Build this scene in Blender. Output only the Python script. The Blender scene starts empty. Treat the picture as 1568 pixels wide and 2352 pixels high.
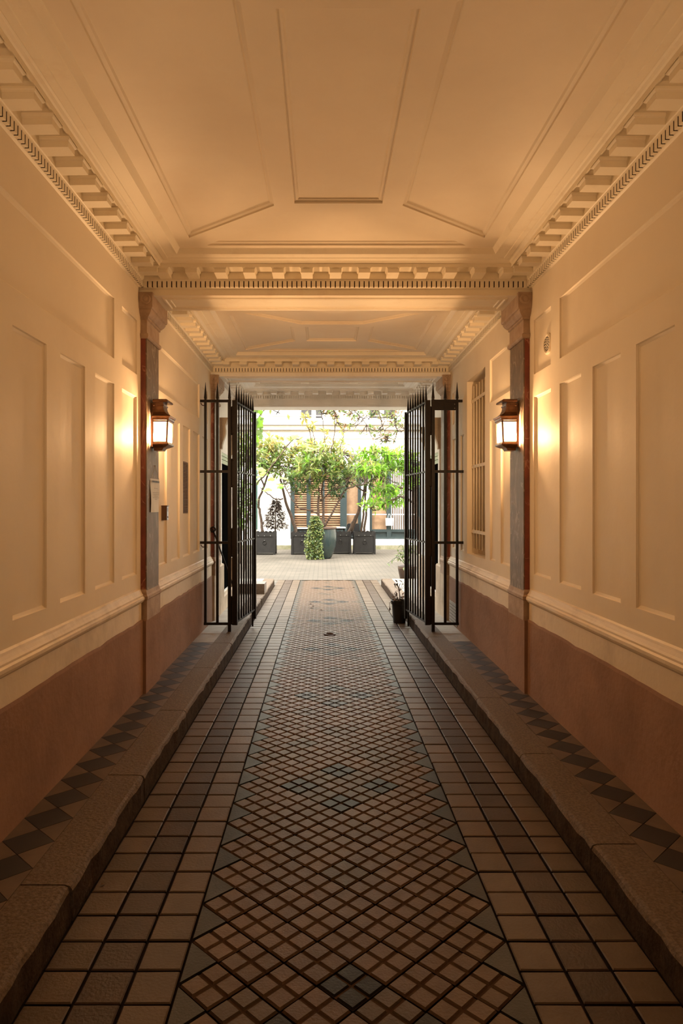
import bpy, math, random
from mathutils import Vector, Matrix
from mathutils.geometry import tessellate_polygon

random.seed(11)
C = bpy.context.scene.collection
SC = bpy.context.scene

# ------------------------------------------------------------------ camera
F_PX, VPX, VPY, W_PX, H_PX = 1568.0, 742.0, 1160.0, 1568.0, 2352.0
CAMX, CAMZ = -0.088, 1.5
cam_d = bpy.data.cameras.new('camera')
cam = bpy.data.objects.new('camera', cam_d)
C.objects.link(cam)
cam.location = (CAMX, 0, CAMZ)
cam.rotation_euler = (math.radians(90), 0, 0)
cam_d.sensor_fit = 'VERTICAL'
cam_d.sensor_height = 36.0
cam_d.lens = 36.0 * F_PX / H_PX
cam_d.shift_x = (W_PX / 2 - VPX) / H_PX
cam_d.shift_y = -(H_PX / 2 - VPY) / H_PX
cam_d.clip_start = 0.05
SC.camera = cam

# ------------------------------------------------------------------ world, sun, exposure
wd = bpy.data.worlds.new('overcast_sky')
SC.world = wd
wd.use_nodes = True
bg = wd.node_tree.nodes['Background']
bg.inputs['Color'].default_value = (1.0, 0.98, 0.94, 1)
bg.inputs['Strength'].default_value = 9.5
sun_d = bpy.data.lights.new('sun', 'SUN')
sun_d.energy = 4.5
sun_d.angle = math.radians(12)
sun_d.color = (1.0, 0.96, 0.9)
sun = bpy.data.objects.new('sun', sun_d)
C.objects.link(sun)
sun.rotation_euler = (math.radians(28), math.radians(-14), 0)
LANTERN_W = 370.0
BACK_LANTERN_W = 115.0
LANTERN_COL = (1.0, 0.66, 0.39)
vs = SC.view_settings
vs.view_transform = 'Standard'
vs.look = 'None'
vs.gamma = 1.0
vs.exposure = 0.0
vs.use_curve_mapping = False


def P(px, py, Y):
    """photo pixel + known distance -> world point"""
    return Vector(((px - VPX) * Y / F_PX + CAMX, Y, CAMZ + (VPY - py) * Y / F_PX))


# ------------------------------------------------------------------ materials
def lin(c):
    return tuple((x / 12.92 if x <= 0.04045 else ((x + 0.055) / 1.055) ** 2.4) for x in c)


MATS = {}


def mat(name, col, rough=0.6, col2=None, nscale=6.0, ndetail=5.0, lo=0.35, hi=0.65, bump=0.0, bscale=60.0,
        metal=0.0, rnd=0.0, stretch=None, spec=0.5, wave=None, transl=0.0):
    m = bpy.data.materials.new(name)
    m.use_nodes = True
    nt = m.node_tree
    N, L = nt.nodes, nt.links
    b = N['Principled BSDF']
    b.inputs['Roughness'].default_value = rough
    b.inputs['Metallic'].default_value = metal
    b.inputs['Specular IOR Level'].default_value = spec
    geo = N.new('ShaderNodeNewGeometry')
    vec = geo.outputs['Position']
    if stretch:
        mp = N.new('ShaderNodeMapping')
        mp.inputs['Scale'].default_value = stretch
        L.new(vec, mp.inputs['Vector'])
        vec = mp.outputs['Vector']
    out = None
    if col2 is not None:
        nz = N.new('ShaderNodeTexNoise')
        nz.inputs['Scale'].default_value = nscale
        nz.inputs['Detail'].default_value = ndetail
        nz.inputs['Roughness'].default_value = 0.62
        L.new(vec, nz.inputs['Vector'])
        cr = N.new('ShaderNodeValToRGB')
        cr.color_ramp.elements[0].position = lo
        cr.color_ramp.elements[1].position = hi
        cr.color_ramp.elements[0].color = (*col, 1)
        cr.color_ramp.elements[1].color = (*col2, 1)
        L.new(nz.outputs['Fac'], cr.inputs['Fac'])
        out = cr.outputs['Color']
    if rnd > 0:
        oi = N.new('ShaderNodeObjectInfo')
        mr = N.new('ShaderNodeMapRange')
        mr.inputs['To Min'].default_value = 1 - rnd
        mr.inputs['To Max'].default_value = 1 + rnd
        L.new(oi.outputs['Random'], mr.inputs['Value'])
        hsv = N.new('ShaderNodeHueSaturation')
        L.new(mr.outputs['Result'], hsv.inputs['Value'])
        if out is None:
            hsv.inputs['Color'].default_value = (*col, 1)
        else:
            L.new(out, hsv.inputs['Color'])
        out = hsv.outputs['Color']
    if out is None:
        b.inputs['Base Color'].default_value = (*col, 1)
    else:
        L.new(out, b.inputs['Base Color'])
    if bump > 0:
        nb = N.new('ShaderNodeTexNoise')
        nb.inputs['Scale'].default_value = bscale
        nb.inputs['Detail'].default_value = 4.0
        L.new(vec, nb.inputs['Vector'])
        bp = N.new('ShaderNodeBump')
        bp.inputs['Strength'].default_value = bump
        bp.inputs['Distance'].default_value = 0.01
        L.new(nb.outputs['Fac'], bp.inputs['Height'])
        L.new(bp.outputs['Normal'], b.inputs['Normal'])
    if transl > 0:
        tr = N.new('ShaderNodeBsdfTranslucent')
        if out is None:
            tr.inputs['Color'].default_value = (*[min(1, c * 1.5) for c in col], 1)
        else:
            L.new(out, tr.inputs['Color'])
        mx = N.new('ShaderNodeMixShader')
        mx.inputs['Fac'].default_value = transl
        L.new(b.outputs[0], mx.inputs[1])
        L.new(tr.outputs[0], mx.inputs[2])
        L.new(mx.outputs[0], N['Material Output'].inputs['Surface'])
    MATS[name] = m
    return m


def marble(name, base, base2, vein, rough=0.35, vscale=5.0, width=0.03):
    m = mat(name, base, rough, base2, nscale=9.0, bump=0.05, bscale=40)
    nt = m.node_tree
    N, L = nt.nodes, nt.links
    b = N['Principled BSDF']
    src = b.inputs['Base Color'].links[0].from_socket
    geo = N.new('ShaderNodeNewGeometry')
    mp = N.new('ShaderNodeMapping')
    mp.inputs['Scale'].default_value = (1.0, 1.6, 0.55)
    mp.inputs['Rotation'].default_value = (0.5, 0.2, 0.3)
    L.new(geo.outputs['Position'], mp.inputs['Vector'])
    nz = N.new('ShaderNodeTexNoise')
    nz.inputs['Scale'].default_value = vscale
    nz.inputs['Detail'].default_value = 6
    nz.inputs['Distortion'].default_value = 1.3
    L.new(mp.outputs['Vector'], nz.inputs['Vector'])
    cr = N.new('ShaderNodeValToRGB')
    e = cr.color_ramp.elements
    e[0].position = 0.5 - width
    e[0].color = (0, 0, 0, 1)
    e[1].position = 0.5
    e[1].color = (1, 1, 1, 1)
    e2 = e.new(0.5 + width)
    e2.color = (0, 0, 0, 1)
    L.new(nz.outputs['Fac'], cr.inputs['Fac'])
    mx = N.new('ShaderNodeMix')
    mx.data_type = 'RGBA'
    ml = N.new('ShaderNodeMath')
    ml.operation = 'MULTIPLY'
    ml.inputs[1].default_value = 0.55
    L.new(cr.outputs['Color'], ml.inputs[0])
    L.new(ml.outputs[0], mx.inputs['Factor'])
    L.new(src, mx.inputs[6])
    mx.inputs[7].default_value = (*vein, 1)
    L.new(mx.outputs[2], b.inputs['Base Color'])
    return m


mat('wall_paint', (0.81, 0.72, 0.575), 0.6, (0.72, 0.62, 0.48), nscale=1.1, lo=0.45, hi=0.8, bump=0.12, bscale=18, spec=0.14)
mat('dado_paint', (0.76, 0.64, 0.47), 0.55, (0.42, 0.33, 0.23), nscale=2.6, ndetail=8, lo=0.5, hi=0.86, bump=0.25,
    bscale=25, stretch=(1, 1, 0.7))
mat('ceiling_paint', (0.82, 0.73, 0.585), 0.6, (0.76, 0.66, 0.52), nscale=1.3, bump=0.06, bscale=40)
mat('cornice_paint', (0.83, 0.75, 0.60), 0.55, (0.72, 0.61, 0.46), nscale=7, lo=0.55, hi=0.85, bump=0.08, bscale=60)
mat('porch_paint', (0.86, 0.83, 0.77), 0.6, (0.68, 0.62, 0.53), nscale=2.2, lo=0.5, hi=0.85, bump=0.1, bscale=30)
mat('plinth_paint', (0.33, 0.195, 0.13), 0.75, (0.235, 0.135, 0.088), nscale=2.8, ndetail=9, lo=0.4, hi=0.72, bump=0.35, bscale=30, spec=0.15)
mat('porch_stone', (0.58, 0.47, 0.34), 0.75, (0.36, 0.27, 0.18), nscale=4.5, ndetail=8, lo=0.42, hi=0.75, bump=0.4,
    bscale=35)
marble('grey_marble', (0.205, 0.148, 0.10), (0.145, 0.103, 0.07), (0.50, 0.41, 0.32), rough=0.5, vscale=4.5, width=0.02)
MATS['grey_marble'].node_tree.nodes['Principled BSDF'].inputs['Specular IOR Level'].default_value = 0.25
marble('red_marble', (0.24, 0.052, 0.026), (0.16, 0.032, 0.018), (0.5, 0.25, 0.16), vscale=3.0, width=0.012)
mat('capital_stone', (0.45, 0.33, 0.24), 0.6, (0.32, 0.22, 0.155), nscale=9, lo=0.4, hi=0.72, bump=0.25, bscale=45, spec=0.2)
mat('dentil_dark', (0.035, 0.02, 0.013), 0.9, (0.06, 0.035, 0.022), nscale=15, spec=0.1)  # dark brown for the dentil sides and the groove behind them
mat('grout', (0.022, 0.013, 0.009), 0.9, (0.014, 0.009, 0.007), nscale=20, spec=0.1)
mat('joint_stain', (0.075, 0.042, 0.026), 0.8, (0.055, 0.032, 0.02), nscale=20, spec=0.15)
mat('kerb_shade_grime', (0.075, 0.050, 0.034), 0.85, (0.035, 0.023, 0.016), nscale=14, ndetail=8, bump=0.6, bscale=60, spec=0.1)  # shade and grime of the kerb's drive face, both put into the colour
mat('tan_tile', (0.1167, 0.0801, 0.0520), 0.44, (0.0875, 0.0579, 0.0377), nscale=9, lo=0.3, hi=0.75, bump=0.18, bscale=90, rnd=0.16, spec=0.26)
mat('brown_tile', (0.060, 0.034, 0.021), 0.44, (0.043, 0.025, 0.0155), nscale=9, bump=0.18, bscale=90, rnd=0.18, spec=0.26)
mat('buff_tile', (0.1363, 0.0858, 0.0531), 0.44, (0.1021, 0.0629, 0.0386), nscale=12, bump=0.2, bscale=110, rnd=0.2, spec=0.26)
mat('olive_tile', (0.094, 0.066, 0.042), 0.44, (0.072, 0.051, 0.033), nscale=12, bump=0.2, bscale=110, rnd=0.15, spec=0.26)
mat('charcoal_tile', (0.0155, 0.0142, 0.0120), 0.44, (0.0109, 0.0101, 0.0087), nscale=12, bump=0.15, bscale=110, rnd=0.2, spec=0.26)
mat('green_grey_tile', (0.0399, 0.0386, 0.0308), 0.44, (0.0290, 0.0281, 0.0232), nscale=12, bump=0.15, bscale=110, rnd=0.2, spec=0.26)
mat('walk_tan_tile', (0.1312, 0.0865, 0.0541), 0.5, (0.0983, 0.0641, 0.0394), nscale=8, rnd=0.12)
mat('walk_dark_tile', (0.0216, 0.0150, 0.0116), 0.45, (0.0158, 0.0116, 0.0092), nscale=8, rnd=0.15)
mat('granite', (0.1700, 0.1190, 0.0765), 0.68, (0.0892, 0.0612, 0.0399), nscale=85, ndetail=8, lo=0.38, hi=0.62, bump=0.5, bscale=70, spec=0.3)
mat('pale_slab', (0.3600, 0.3168, 0.2520), 0.55, (0.2592, 0.2232, 0.1764), nscale=5, ndetail=8, bump=0.2, bscale=50, rnd=0.08)
mat('iron_paint', (0.0075, 0.0055, 0.005), 0.5, (0.013, 0.008, 0.006), nscale=22, bump=0.1, bscale=80, spec=0.2)
mat('rusty_iron', (0.10, 0.05, 0.028), 0.6, (0.05, 0.028, 0.018), nscale=40, bump=0.3, bscale=80)
mat('lantern_brass', (0.1980, 0.0990, 0.0510), 0.36, (0.1200, 0.0570, 0.0300), nscale=30, metal=0.75, bump=0.12, bscale=60)
mat('paper', (0.62, 0.57, 0.47), 0.5, (0.55, 0.50, 0.40), nscale=8, bump=0.08, bscale=15)
mat('ink', (0.05, 0.045, 0.04), 0.6)
mat('faded_ink', (0.30, 0.26, 0.21), 0.6)
mat('string', (0.45, 0.36, 0.26), 0.8)
mat('intercom_metal', (0.34, 0.33, 0.38), 0.35, metal=0.6)
mat('intercom_case', (0.13, 0.075, 0.05), 0.45)
mat('grille_brown', (0.30, 0.185, 0.115), 0.6, (0.22, 0.13, 0.08), nscale=30)
mat('grille_grey', (0.36, 0.33, 0.29), 0.5, (0.28, 0.25, 0.21), nscale=20)
mat('dark_hole', (0.02, 0.016, 0.012), 0.8)
mat('green_door_paint', (0.38, 0.46, 0.30), 0.4, (0.30, 0.38, 0.25), nscale=10)
mat('unlit_doorway', (0.003, 0.003, 0.003), 1.0, spec=0.0)  # near-black colour painted for the shade inside the porch doorways
mat('bar_paint', (0.80, 0.70, 0.54), 0.5)
mat('shutter_paint', (0.40, 0.31, 0.205), 0.55, spec=0.2)
mat('facade_paint', (0.84, 0.80, 0.72), 0.8, (0.76, 0.71, 0.62), nscale=1.0, bump=0.1, bscale=12)
mat('facade_moulding', (0.42, 0.36, 0.28), 0.8, (0.33, 0.28, 0.21), nscale=3)
mat('mossy_stone', (0.17, 0.17, 0.085), 0.85, (0.32, 0.29, 0.21), nscale=5, ndetail=8, bump=0.4, bscale=30)
mat('white_stone', (0.72, 0.70, 0.65), 0.7)
mat('teal_frame', (0.026, 0.040, 0.042), 0.45, (0.036, 0.05, 0.05), nscale=6, spec=0.3)
mat('green_shutter', (0.03, 0.11, 0.085), 0.5)
mat('window_white', (0.80, 0.79, 0.76), 0.5)
mat('window_glass', (0.05, 0.05, 0.055), 0.12, (0.10, 0.10, 0.11), nscale=3.5, spec=0.5)
mat('wood_blind', (0.46, 0.27, 0.15), 0.6, (0.38, 0.21, 0.11), nscale=12)
mat('blind_dark', (0.22, 0.13, 0.08), 0.7)
mat('tan_blind', (0.40, 0.25, 0.14), 0.7, (0.28, 0.16, 0.09), nscale=5)
mat('white_fabric', (0.78, 0.76, 0.72), 0.8)
mat('red_lintel', (0.42, 0.10, 0.09), 0.6)
mat('planter_grey', (0.0224, 0.0207, 0.0202), 0.55, (0.0291, 0.0269, 0.0258), nscale=8, bump=0.05, bscale=60, spec=0.25)
mat('planter_dark', (0.024, 0.022, 0.021), 0.55, spec=0.25)
mat('steel', (0.45, 0.44, 0.42), 0.35, metal=0.9)
mat('glaze', (0.012, 0.028, 0.032), 0.25, (0.055, 0.072, 0.058), nscale=3.2, ndetail=7, lo=0.4, hi=0.7, stretch=(1.4, 1.4, 0.5), bump=0.08, bscale=20)
mat('glaze_rim', (0.14, 0.085, 0.055), 0.4, (0.09, 0.055, 0.04), nscale=10)
mat('soil', (0.05, 0.032, 0.02), 0.95, (0.03, 0.02, 0.013), nscale=20, bump=0.8, bscale=40)
mat('bark', (0.115, 0.075, 0.052), 0.85, (0.06, 0.04, 0.03), nscale=18, bump=0.4, bscale=40)
mat('bark_dark', (0.075, 0.05, 0.038), 0.85, (0.05, 0.034, 0.026), nscale=18)
mat('leaf_olive', (0.2361, 0.2951, 0.0887), 0.27, (0.3345, 0.3541, 0.1181), nscale=3, transl=0.45)
mat('leaf_green', (0.1515, 0.2558, 0.0711), 0.27, (0.2274, 0.3315, 0.0948), nscale=3, transl=0.45)
mat('leaf_dark', (0.0540, 0.1020, 0.0360), 0.36, (0.0900, 0.1440, 0.0540), nscale=3, transl=0.2)
mat('leaf_lime', (0.2125, 0.4760, 0.0298), 0.4, (0.3060, 0.5610, 0.0510), nscale=3, transl=0.42)
mat('leaf_yellow', (0.4080, 0.3740, 0.0850), 0.42, (0.4675, 0.3570, 0.1275), nscale=3, transl=0.35)
mat('leaf_russet', (0.2720, 0.1520, 0.0880), 0.5, (0.3360, 0.2080, 0.1120), nscale=4, transl=0.25)
mat('leaf_brown', (0.0595, 0.0364, 0.0252), 0.7, (0.0420, 0.0280, 0.0196), nscale=4, transl=0.1)
mat('leaf_bicolour', (0.1275, 0.2104, 0.0542), 0.4, (0.3060, 0.3315, 0.1658), nscale=9, lo=0.45, hi=0.6, transl=0.3)
mat('black_plastic', (0.012, 0.011, 0.011), 0.35, bump=0.05, bscale=30)
mat('brown_ceramic', (0.085, 0.05, 0.033), 0.4, (0.055, 0.034, 0.024), nscale=12)
mat('ceramic_band', (0.27, 0.19, 0.13), 0.5)
mat('stone_block', (0.22, 0.18, 0.15), 0.7, (0.16, 0.13, 0.11), nscale=30, bump=0.3, bscale=50)
mat('black_metal', (0.012, 0.012, 0.013), 0.4)
mat('table_white', (0.75, 0.76, 0.78), 0.35)
mat('bag_white', (0.85, 0.84, 0.82), 0.8)
mat('dry_leaf', (0.16, 0.09, 0.05), 0.8, (0.10, 0.06, 0.035), nscale=20)
mat('door_wood', (0.10, 0.06, 0.04), 0.4, (0.07, 0.04, 0.028), nscale=6, stretch=(1, 1, 0.2))


def brick_mat(name, c1, c2, mortar, scale, bw, rh, rough=0.75):
    m = mat(name, c1, rough)
    nt = m.node_tree
    N, L = nt.nodes, nt.links
    geo = N.new('ShaderNodeNewGeometry')
    br = N.new('ShaderNodeTexBrick')
    br.inputs['Scale'].default_value = scale
    br.inputs['Brick Width'].default_value = bw
    br.inputs['Row Height'].default_value = rh
    br.inputs['Mortar Size'].default_value = 0.012
    br.inputs['Color1'].default_value = (*c1, 1)
    br.inputs['Color2'].default_value = (*c2, 1)
    br.inputs['Mortar'].default_value = (*mortar, 1)
    L.new(geo.outputs['Position'], br.inputs['Vector'])
    nz = N.new('ShaderNodeTexNoise')
    nz.inputs['Scale'].default_value = 0.9
    nz.inputs['Detail'].default_value = 6
    L.new(geo.outputs['Position'], nz.inputs['Vector'])
    mr = N.new('ShaderNodeMapRange')
    mr.inputs['From Min'].default_value = 0.3
    mr.inputs['From Max'].default_value = 0.7
    mr.inputs['To Min'].default_value = 0.75
    mr.inputs['To Max'].default_value = 1.15
    L.new(nz.outputs['Fac'], mr.inputs['Value'])
    hsv = N.new('ShaderNodeHueSaturation')
    L.new(br.outputs['Color'], hsv.inputs['Color'])
    L.new(mr.outputs['Result'], hsv.inputs['Value'])
    L.new(hsv.outputs['Color'], N['Principled BSDF'].inputs['Base Color'])
    bp = N.new('ShaderNodeBump')
    bp.inputs['Strength'].default_value = 0.4
    bp.inputs['Distance'].default_value = 0.008
    L.new(br.outputs['Fac'], bp.inputs['Height'])
    bp.invert = True
    L.new(bp.outputs['Normal'], N['Principled BSDF'].inputs['Normal'])
    return m


brick_mat('court_setts', (0.14, 0.119, 0.092), (0.112, 0.095, 0.073), (0.075, 0.064, 0.05), 1.0, 0.2, 0.1)


def lantern_glass():
    m = bpy.data.materials.new('lantern_glass')
    m.use_nodes = True
    nt = m.node_tree
    N, L = nt.nodes, nt.links
    N.remove(N['Principled BSDF'])
    tr = N.new('ShaderNodeBsdfTransparent')
    tr.inputs['Color'].default_value = (1.0, 0.93, 0.82, 1)
    em = N.new('ShaderNodeEmission')
    em.inputs['Color'].default_value = (1.0, 0.70, 0.36, 1)
    em.inputs['Strength'].default_value = 1.1
    gl = N.new('ShaderNodeBsdfTranslucent')
    gl.inputs['Color'].default_value = (0.10, 0.085, 0.06, 1)
    ad = N.new('ShaderNodeAddShader')
    L.new(em.outputs[0], ad.inputs[0])
    L.new(gl.outputs[0], ad.inputs[1])
    mx = N.new('ShaderNodeMixShader')
    mx.inputs['Fac'].default_value = 0.4
    L.new(tr.outputs[0], mx.inputs[1])
    L.new(ad.outputs[0], mx.inputs[2])
    L.new(mx.outputs[0], N['Material Output'].inputs['Surface'])
    MATS['lantern_glass'] = m
    b = bpy.data.materials.new('lamp_bulb')
    b.use_nodes = True
    N, L = b.node_tree.nodes, b.node_tree.links
    N.remove(N['Principled BSDF'])
    em = N.new('ShaderNodeEmission')
    em.inputs['Color'].default_value = (1.0, 0.72, 0.42, 1)
    em.inputs['Strength'].default_value = 22.0
    L.new(em.outputs[0], N['Material Output'].inputs['Surface'])
    MATS['lamp_bulb'] = b


lantern_glass()


# ------------------------------------------------------------------ mesh helpers
class MB:
    def __init__(self):
        self.v, self.f, self.m = [], [], []

    def face(self, pts, mi=0):
        n = len(self.v)
        self.v += [tuple(p) for p in pts]
        self.f.append(tuple(range(n, n + len(pts))))
        self.m.append(mi)

    def add(self, pts, faces, mi=0):
        n = len(self.v)
        self.v += [tuple(p) for p in pts]
        for f in faces:
            self.f.append(tuple(i + n for i in f))
            self.m.append(mi)

    def box(self, x0, x1, y0, y1, z0, z1, mi=0):
        x0, x1 = min(x0, x1), max(x0, x1)
        self.add([(x0, y0, z0), (x1, y0, z0), (x1, y1, z0), (x0, y1, z0), (x0, y0, z1), (x1, y0, z1), (x1, y1, z1), (x0, y1, z1)],
                 [(0, 3, 2, 1), (4, 5, 6, 7), (0, 1, 5, 4), (1, 2, 6, 5), (2, 3, 7, 6), (3, 0, 4, 7)], mi)
        return self

    def rings(self, rings, closed=True, cap0=True, cap1=True, mi=0):
        n = len(rings[0])
        base = len(self.v)
        for r in rings:
            self.v += [tuple(p) for p in r]
        for i in range(len(rings) - 1):
            for j in range(n if closed else n - 1):
                a, b = base + i * n + j, base + i * n + (j + 1) % n
                self.f.append((a, b, b + n, a + n))
                self.m.append(mi)
        if cap0:
            self.f.append(tuple(base + j for j in reversed(range(n))))
            self.m.append(mi)
        if cap1:
            self.f.append(tuple(base + (len(rings) - 1) * n + j for j in range(n)))
            self.m.append(mi)
        return self

    def tube(self, pts, rad, n=6, mi=0, cap=True):
        pts = [Vector(p) for p in pts]
        if not isinstance(rad, (list, tuple)):
            rad = [rad] * len(pts)
        rs = []
        up = Vector((0.31, 0.17, 0.93)).normalized()
        for i, p in enumerate(pts):
            d = (pts[min(i + 1, len(pts) - 1)] - pts[max(i - 1, 0)])
            if d.length < 1e-9:
                d = Vector((0, 0, 1))
            d.normalize()
            if i == 0:
                a = d.cross(up)
                if a.length < 1e-3:
                    a = d.cross(Vector((1, 0, 0)))
                a.normalize()
            else:
                a = a - d * a.dot(d)
                if a.length < 1e-6:
                    a = d.orthogonal()
                a.normalize()
            b = d.cross(a)
            rs.append([p + (a * math.cos(2 * math.pi * k / n) + b * math.sin(2 * math.pi * k / n)) * rad[i] for k in range(n)])
        self.rings(rs, True, cap, cap, mi)
        return self

    def bar(self, p0, p1, w, h=None, mi=0, side=None):
        """square-section bar between two points"""
        p0, p1 = Vector(p0), Vector(p1)
        h = h or w
        d = (p1 - p0).normalized()
        s = Vector(side) if side else (d.cross(Vector((0, 0, 1))) if abs(d.z) < 0.95 else Vector((1, 0, 0)))
        s = (s - d * s.dot(d)).normalized()
        t = d.cross(s).normalized()
        r = []
        for p in (p0, p1):
            r.append([p + s * w / 2 + t * h / 2, p - s * w / 2 + t * h / 2, p - s * w / 2 - t * h / 2, p + s * w / 2 - t * h / 2])
        self.rings(r, mi=mi)
        return self

    def lathe(self, prof, c, n=24, mi=0, cap0=True, cap1=True):
        rs = []
        for r, z in prof:
            rs.append([(c[0] + r * math.cos(2 * math.pi * k / n), c[1] + r * math.sin(2 * math.pi * k / n), c[2] + z) for k in range(n)])
        self.rings(rs, True, cap0, cap1, mi)
        return self

    def sphere(self, c, r, n=10, k=6, sz=1.0, mi=0):
        rs = []
        for i in range(1, k):
            t = math.pi * i / k
            rs.append((r * math.sin(t), -r * sz * math.cos(t)))
        prof = [(r * 0.02, -r * sz)] + rs + [(r * 0.02, r * sz)]
        return self.lathe(prof, c, n, mi)

    def torus(self, c, R, r, axis='y', n=20, k=8, mi=0):
        pts = []
        for i in range(n):
            a = 2 * math.pi * i / n
            ring = []
            for j in range(k):
                b = 2 * math.pi * j / k
                rr = R + r * math.cos(b)
                q = (rr * math.cos(a), r * math.sin(b), rr * math.sin(a))
                if axis == 'z':
                    q = (q[0], q[2], q[1])
                if axis == 'x':
                    q = (q[1], q[0], q[2])
                ring.append((c[0] + q[0], c[1] + q[1], c[2] + q[2]))
            pts.append(ring)
        pts.append(pts[0])
        self.rings(pts, True, False, False, mi)
        return self

    def mesh(self, name, mats, off=(0, 0, 0), smooth=False):
        me = bpy.data.meshes.new(name)
        ox, oy, oz = off
        me.from_pydata([(x - ox, y - oy, z - oz) for x, y, z in self.v], [], self.f)
        if isinstance(mats, str):
            mats = [mats]
        for m in mats:
            me.materials.append(MATS[m])
        if len(mats) > 1:
            me.polygons.foreach_set('material_index', self.m)
        if smooth:
            me.polygons.foreach_set('use_smooth', [True] * len(me.polygons))
        me.update()
        return me

    def build(self, name, mats, parent=None, smooth=False, recentre=None):
        off = (0, 0, 0)
        if parent is not None:
            off = wloc(parent)
        elif recentre:
            xs = [p[0] for p in self.v]
            ys = [p[1] for p in self.v]
            zs = [p[2] for p in self.v]
            off = ((min(xs) + max(xs)) / 2, (min(ys) + max(ys)) / 2, min(zs))
        o = bpy.data.objects.new(name, self.mesh(name, mats, off, smooth))
        C.objects.link(o)
        if parent is not None:
            o.parent = parent
            WL[o.name] = off
        else:
            o.location = off
            WL[o.name] = tuple(off)
        return o


WL = {}


def wloc(o):
    return WL.get(o.name, (0, 0, 0))


def empty(name, loc):
    o = bpy.data.objects.new(name, None)
    o.empty_display_size = 0.1
    C.objects.link(o)
    o.location = loc
    WL[o.name] = tuple(loc)
    return o


def tag(o, label=None, cat=None, group=None, kind=None):
    if label:
        o['label'] = label
    if cat:
        o['category'] = cat
    if group:
        o['group'] = group
    if kind:
        o['kind'] = kind
    return o


def place(name, me, parent, loc, rotz=0.0, tilt=None, scale=None):
    """a part that shares mesh data; loc in world coordinates"""
    o = bpy.data.objects.new(name, me)
    C.objects.link(o)
    if parent is not None:
        o.parent = parent
        off = wloc(parent)
        loc = (loc[0] - off[0], loc[1] - off[1], loc[2] - off[2])
    o.location = loc
    o.rotation_euler = (tilt[0] if tilt else 0, tilt[1] if tilt else 0, rotz)
    if scale:
        o.scale = scale
    return o


def sheet(mb, outer, holes, fn, mi=0):
    """flat polygon with holes; 2-D points mapped to 3-D by fn"""
    polys = [[Vector((a, b, 0)) for a, b in outer]] + [[Vector((a, b, 0)) for a, b in h] for h in holes]
    flat = [p for pl in polys for p in pl]
    tris = tessellate_polygon(polys)
    mb.add([fn(p.x, p.y) for p in flat], [tuple(t) for t in tris], mi)


def inset(poly, d):
    n = len(poly)
    area = sum(poly[i][0] * poly[(i + 1) % n][1] - poly[(i + 1) % n][0] * poly[i][1] for i in range(n))
    s = 1 if area > 0 else -1
    out = []
    for i in range(n):
        p0, p1, p2 = Vector(poly[i - 1]), Vector(poly[i]), Vector(poly[(i + 1) % n])
        d1, d2 = (p1 - p0).normalized(), (p2 - p1).normalized()
        n1, n2 = Vector((-d1.y, d1.x)) * s, Vector((-d2.y, d2.x)) * s
        b = (n1 + n2)
        b = b / max(0.2, b.dot(n1)) if b.length > 1e-6 else n1
        out.append((p1.x + b.x * d, p1.y + b.y * d))
    return out


def rect(a0, a1, b0, b1):
    return [(a0, b0), (a1, b0), (a1, b1), (a0, b1)]


# ------------------------------------------------------------------ main dimensions
W = 1.43            # half width between the painted walls
YB = -2.3           # closed street end behind the camera
B0, B1, B2, B3 = 0.96, 5.0, 8.15, 10.2      # near faces of the cross beams
BD = 0.39           # beam depth
KH = 0.12           # kerb height
KI, KO = 1.0, 1.19  # kerb inner / outer
PL = 1.405          # plinth face
PATX = 0.5425       # half width of the diamond carpet
D = 0.217           # diamond diagonal
Y_END = 13.67       # end of the carpet in the court
Z_CEIL1, Z_CEIL2 = 3.245, 3.245

# ------------------------------------------------------------------ floor
mb = MB()
mb.box(-KI - 0.02, KI + 0.02, YB, Y_END, -0.12, -0.014)
floor = mb.build('floor', 'grout')
tag(floor, 'tiled carriage drive with a diamond carpet between plain tile tracks', 'floor', kind='structure')


def slab_tile_mesh(name, w, l, mname, h=0.03, ch=0.004):
    m = MB()
    a, b = w / 2, l / 2
    m.rings([[(-a, -b, -h), (a, -b, -h), (a, b, -h), (-a, b, -h)], [(-a, -b, -ch), (a, -b, -ch), (a, b, -ch), (-a, b, -ch)],
             [(-a + ch, -b + ch, 0), (a - ch, -b + ch, 0), (a - ch, b - ch, 0), (-a + ch, b - ch, 0)]], cap0=False)
    m.m = [1] * 4 + [0] * (len(m.f) - 4)
    return m.mesh(name, [mname, 'grout'])


TW, TL = (KI - .008 - PATX) / 3, 0.1485
tan_me = slab_tile_mesh('drive_tile', TW - 0.010, TL - 0.009, 'tan_tile')
brn_me = slab_tile_mesh('drive_tile_dark', TW - 0.010, TL - 0.009, 'brown_tile')
rest = MB()


def rest_tile(x, y, w, l, mi, z=0.0):
    a, b = w / 2, l / 2
    rest.add([(x - a, y - b, z), (x + a, y - b, z), (x + a, y + b, z), (x - a, y + b, z), (x - a, y - b, z - .02), (x + a, y - b, z - .02),
              (x + a, y + b, z - .02), (x - a, y + b, z - .02)], [(0, 1, 2, 3), (0, 4, 5, 1), (1, 5, 6, 2), (2, 6, 7, 3), (3, 7, 4, 0)], mi)


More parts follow.
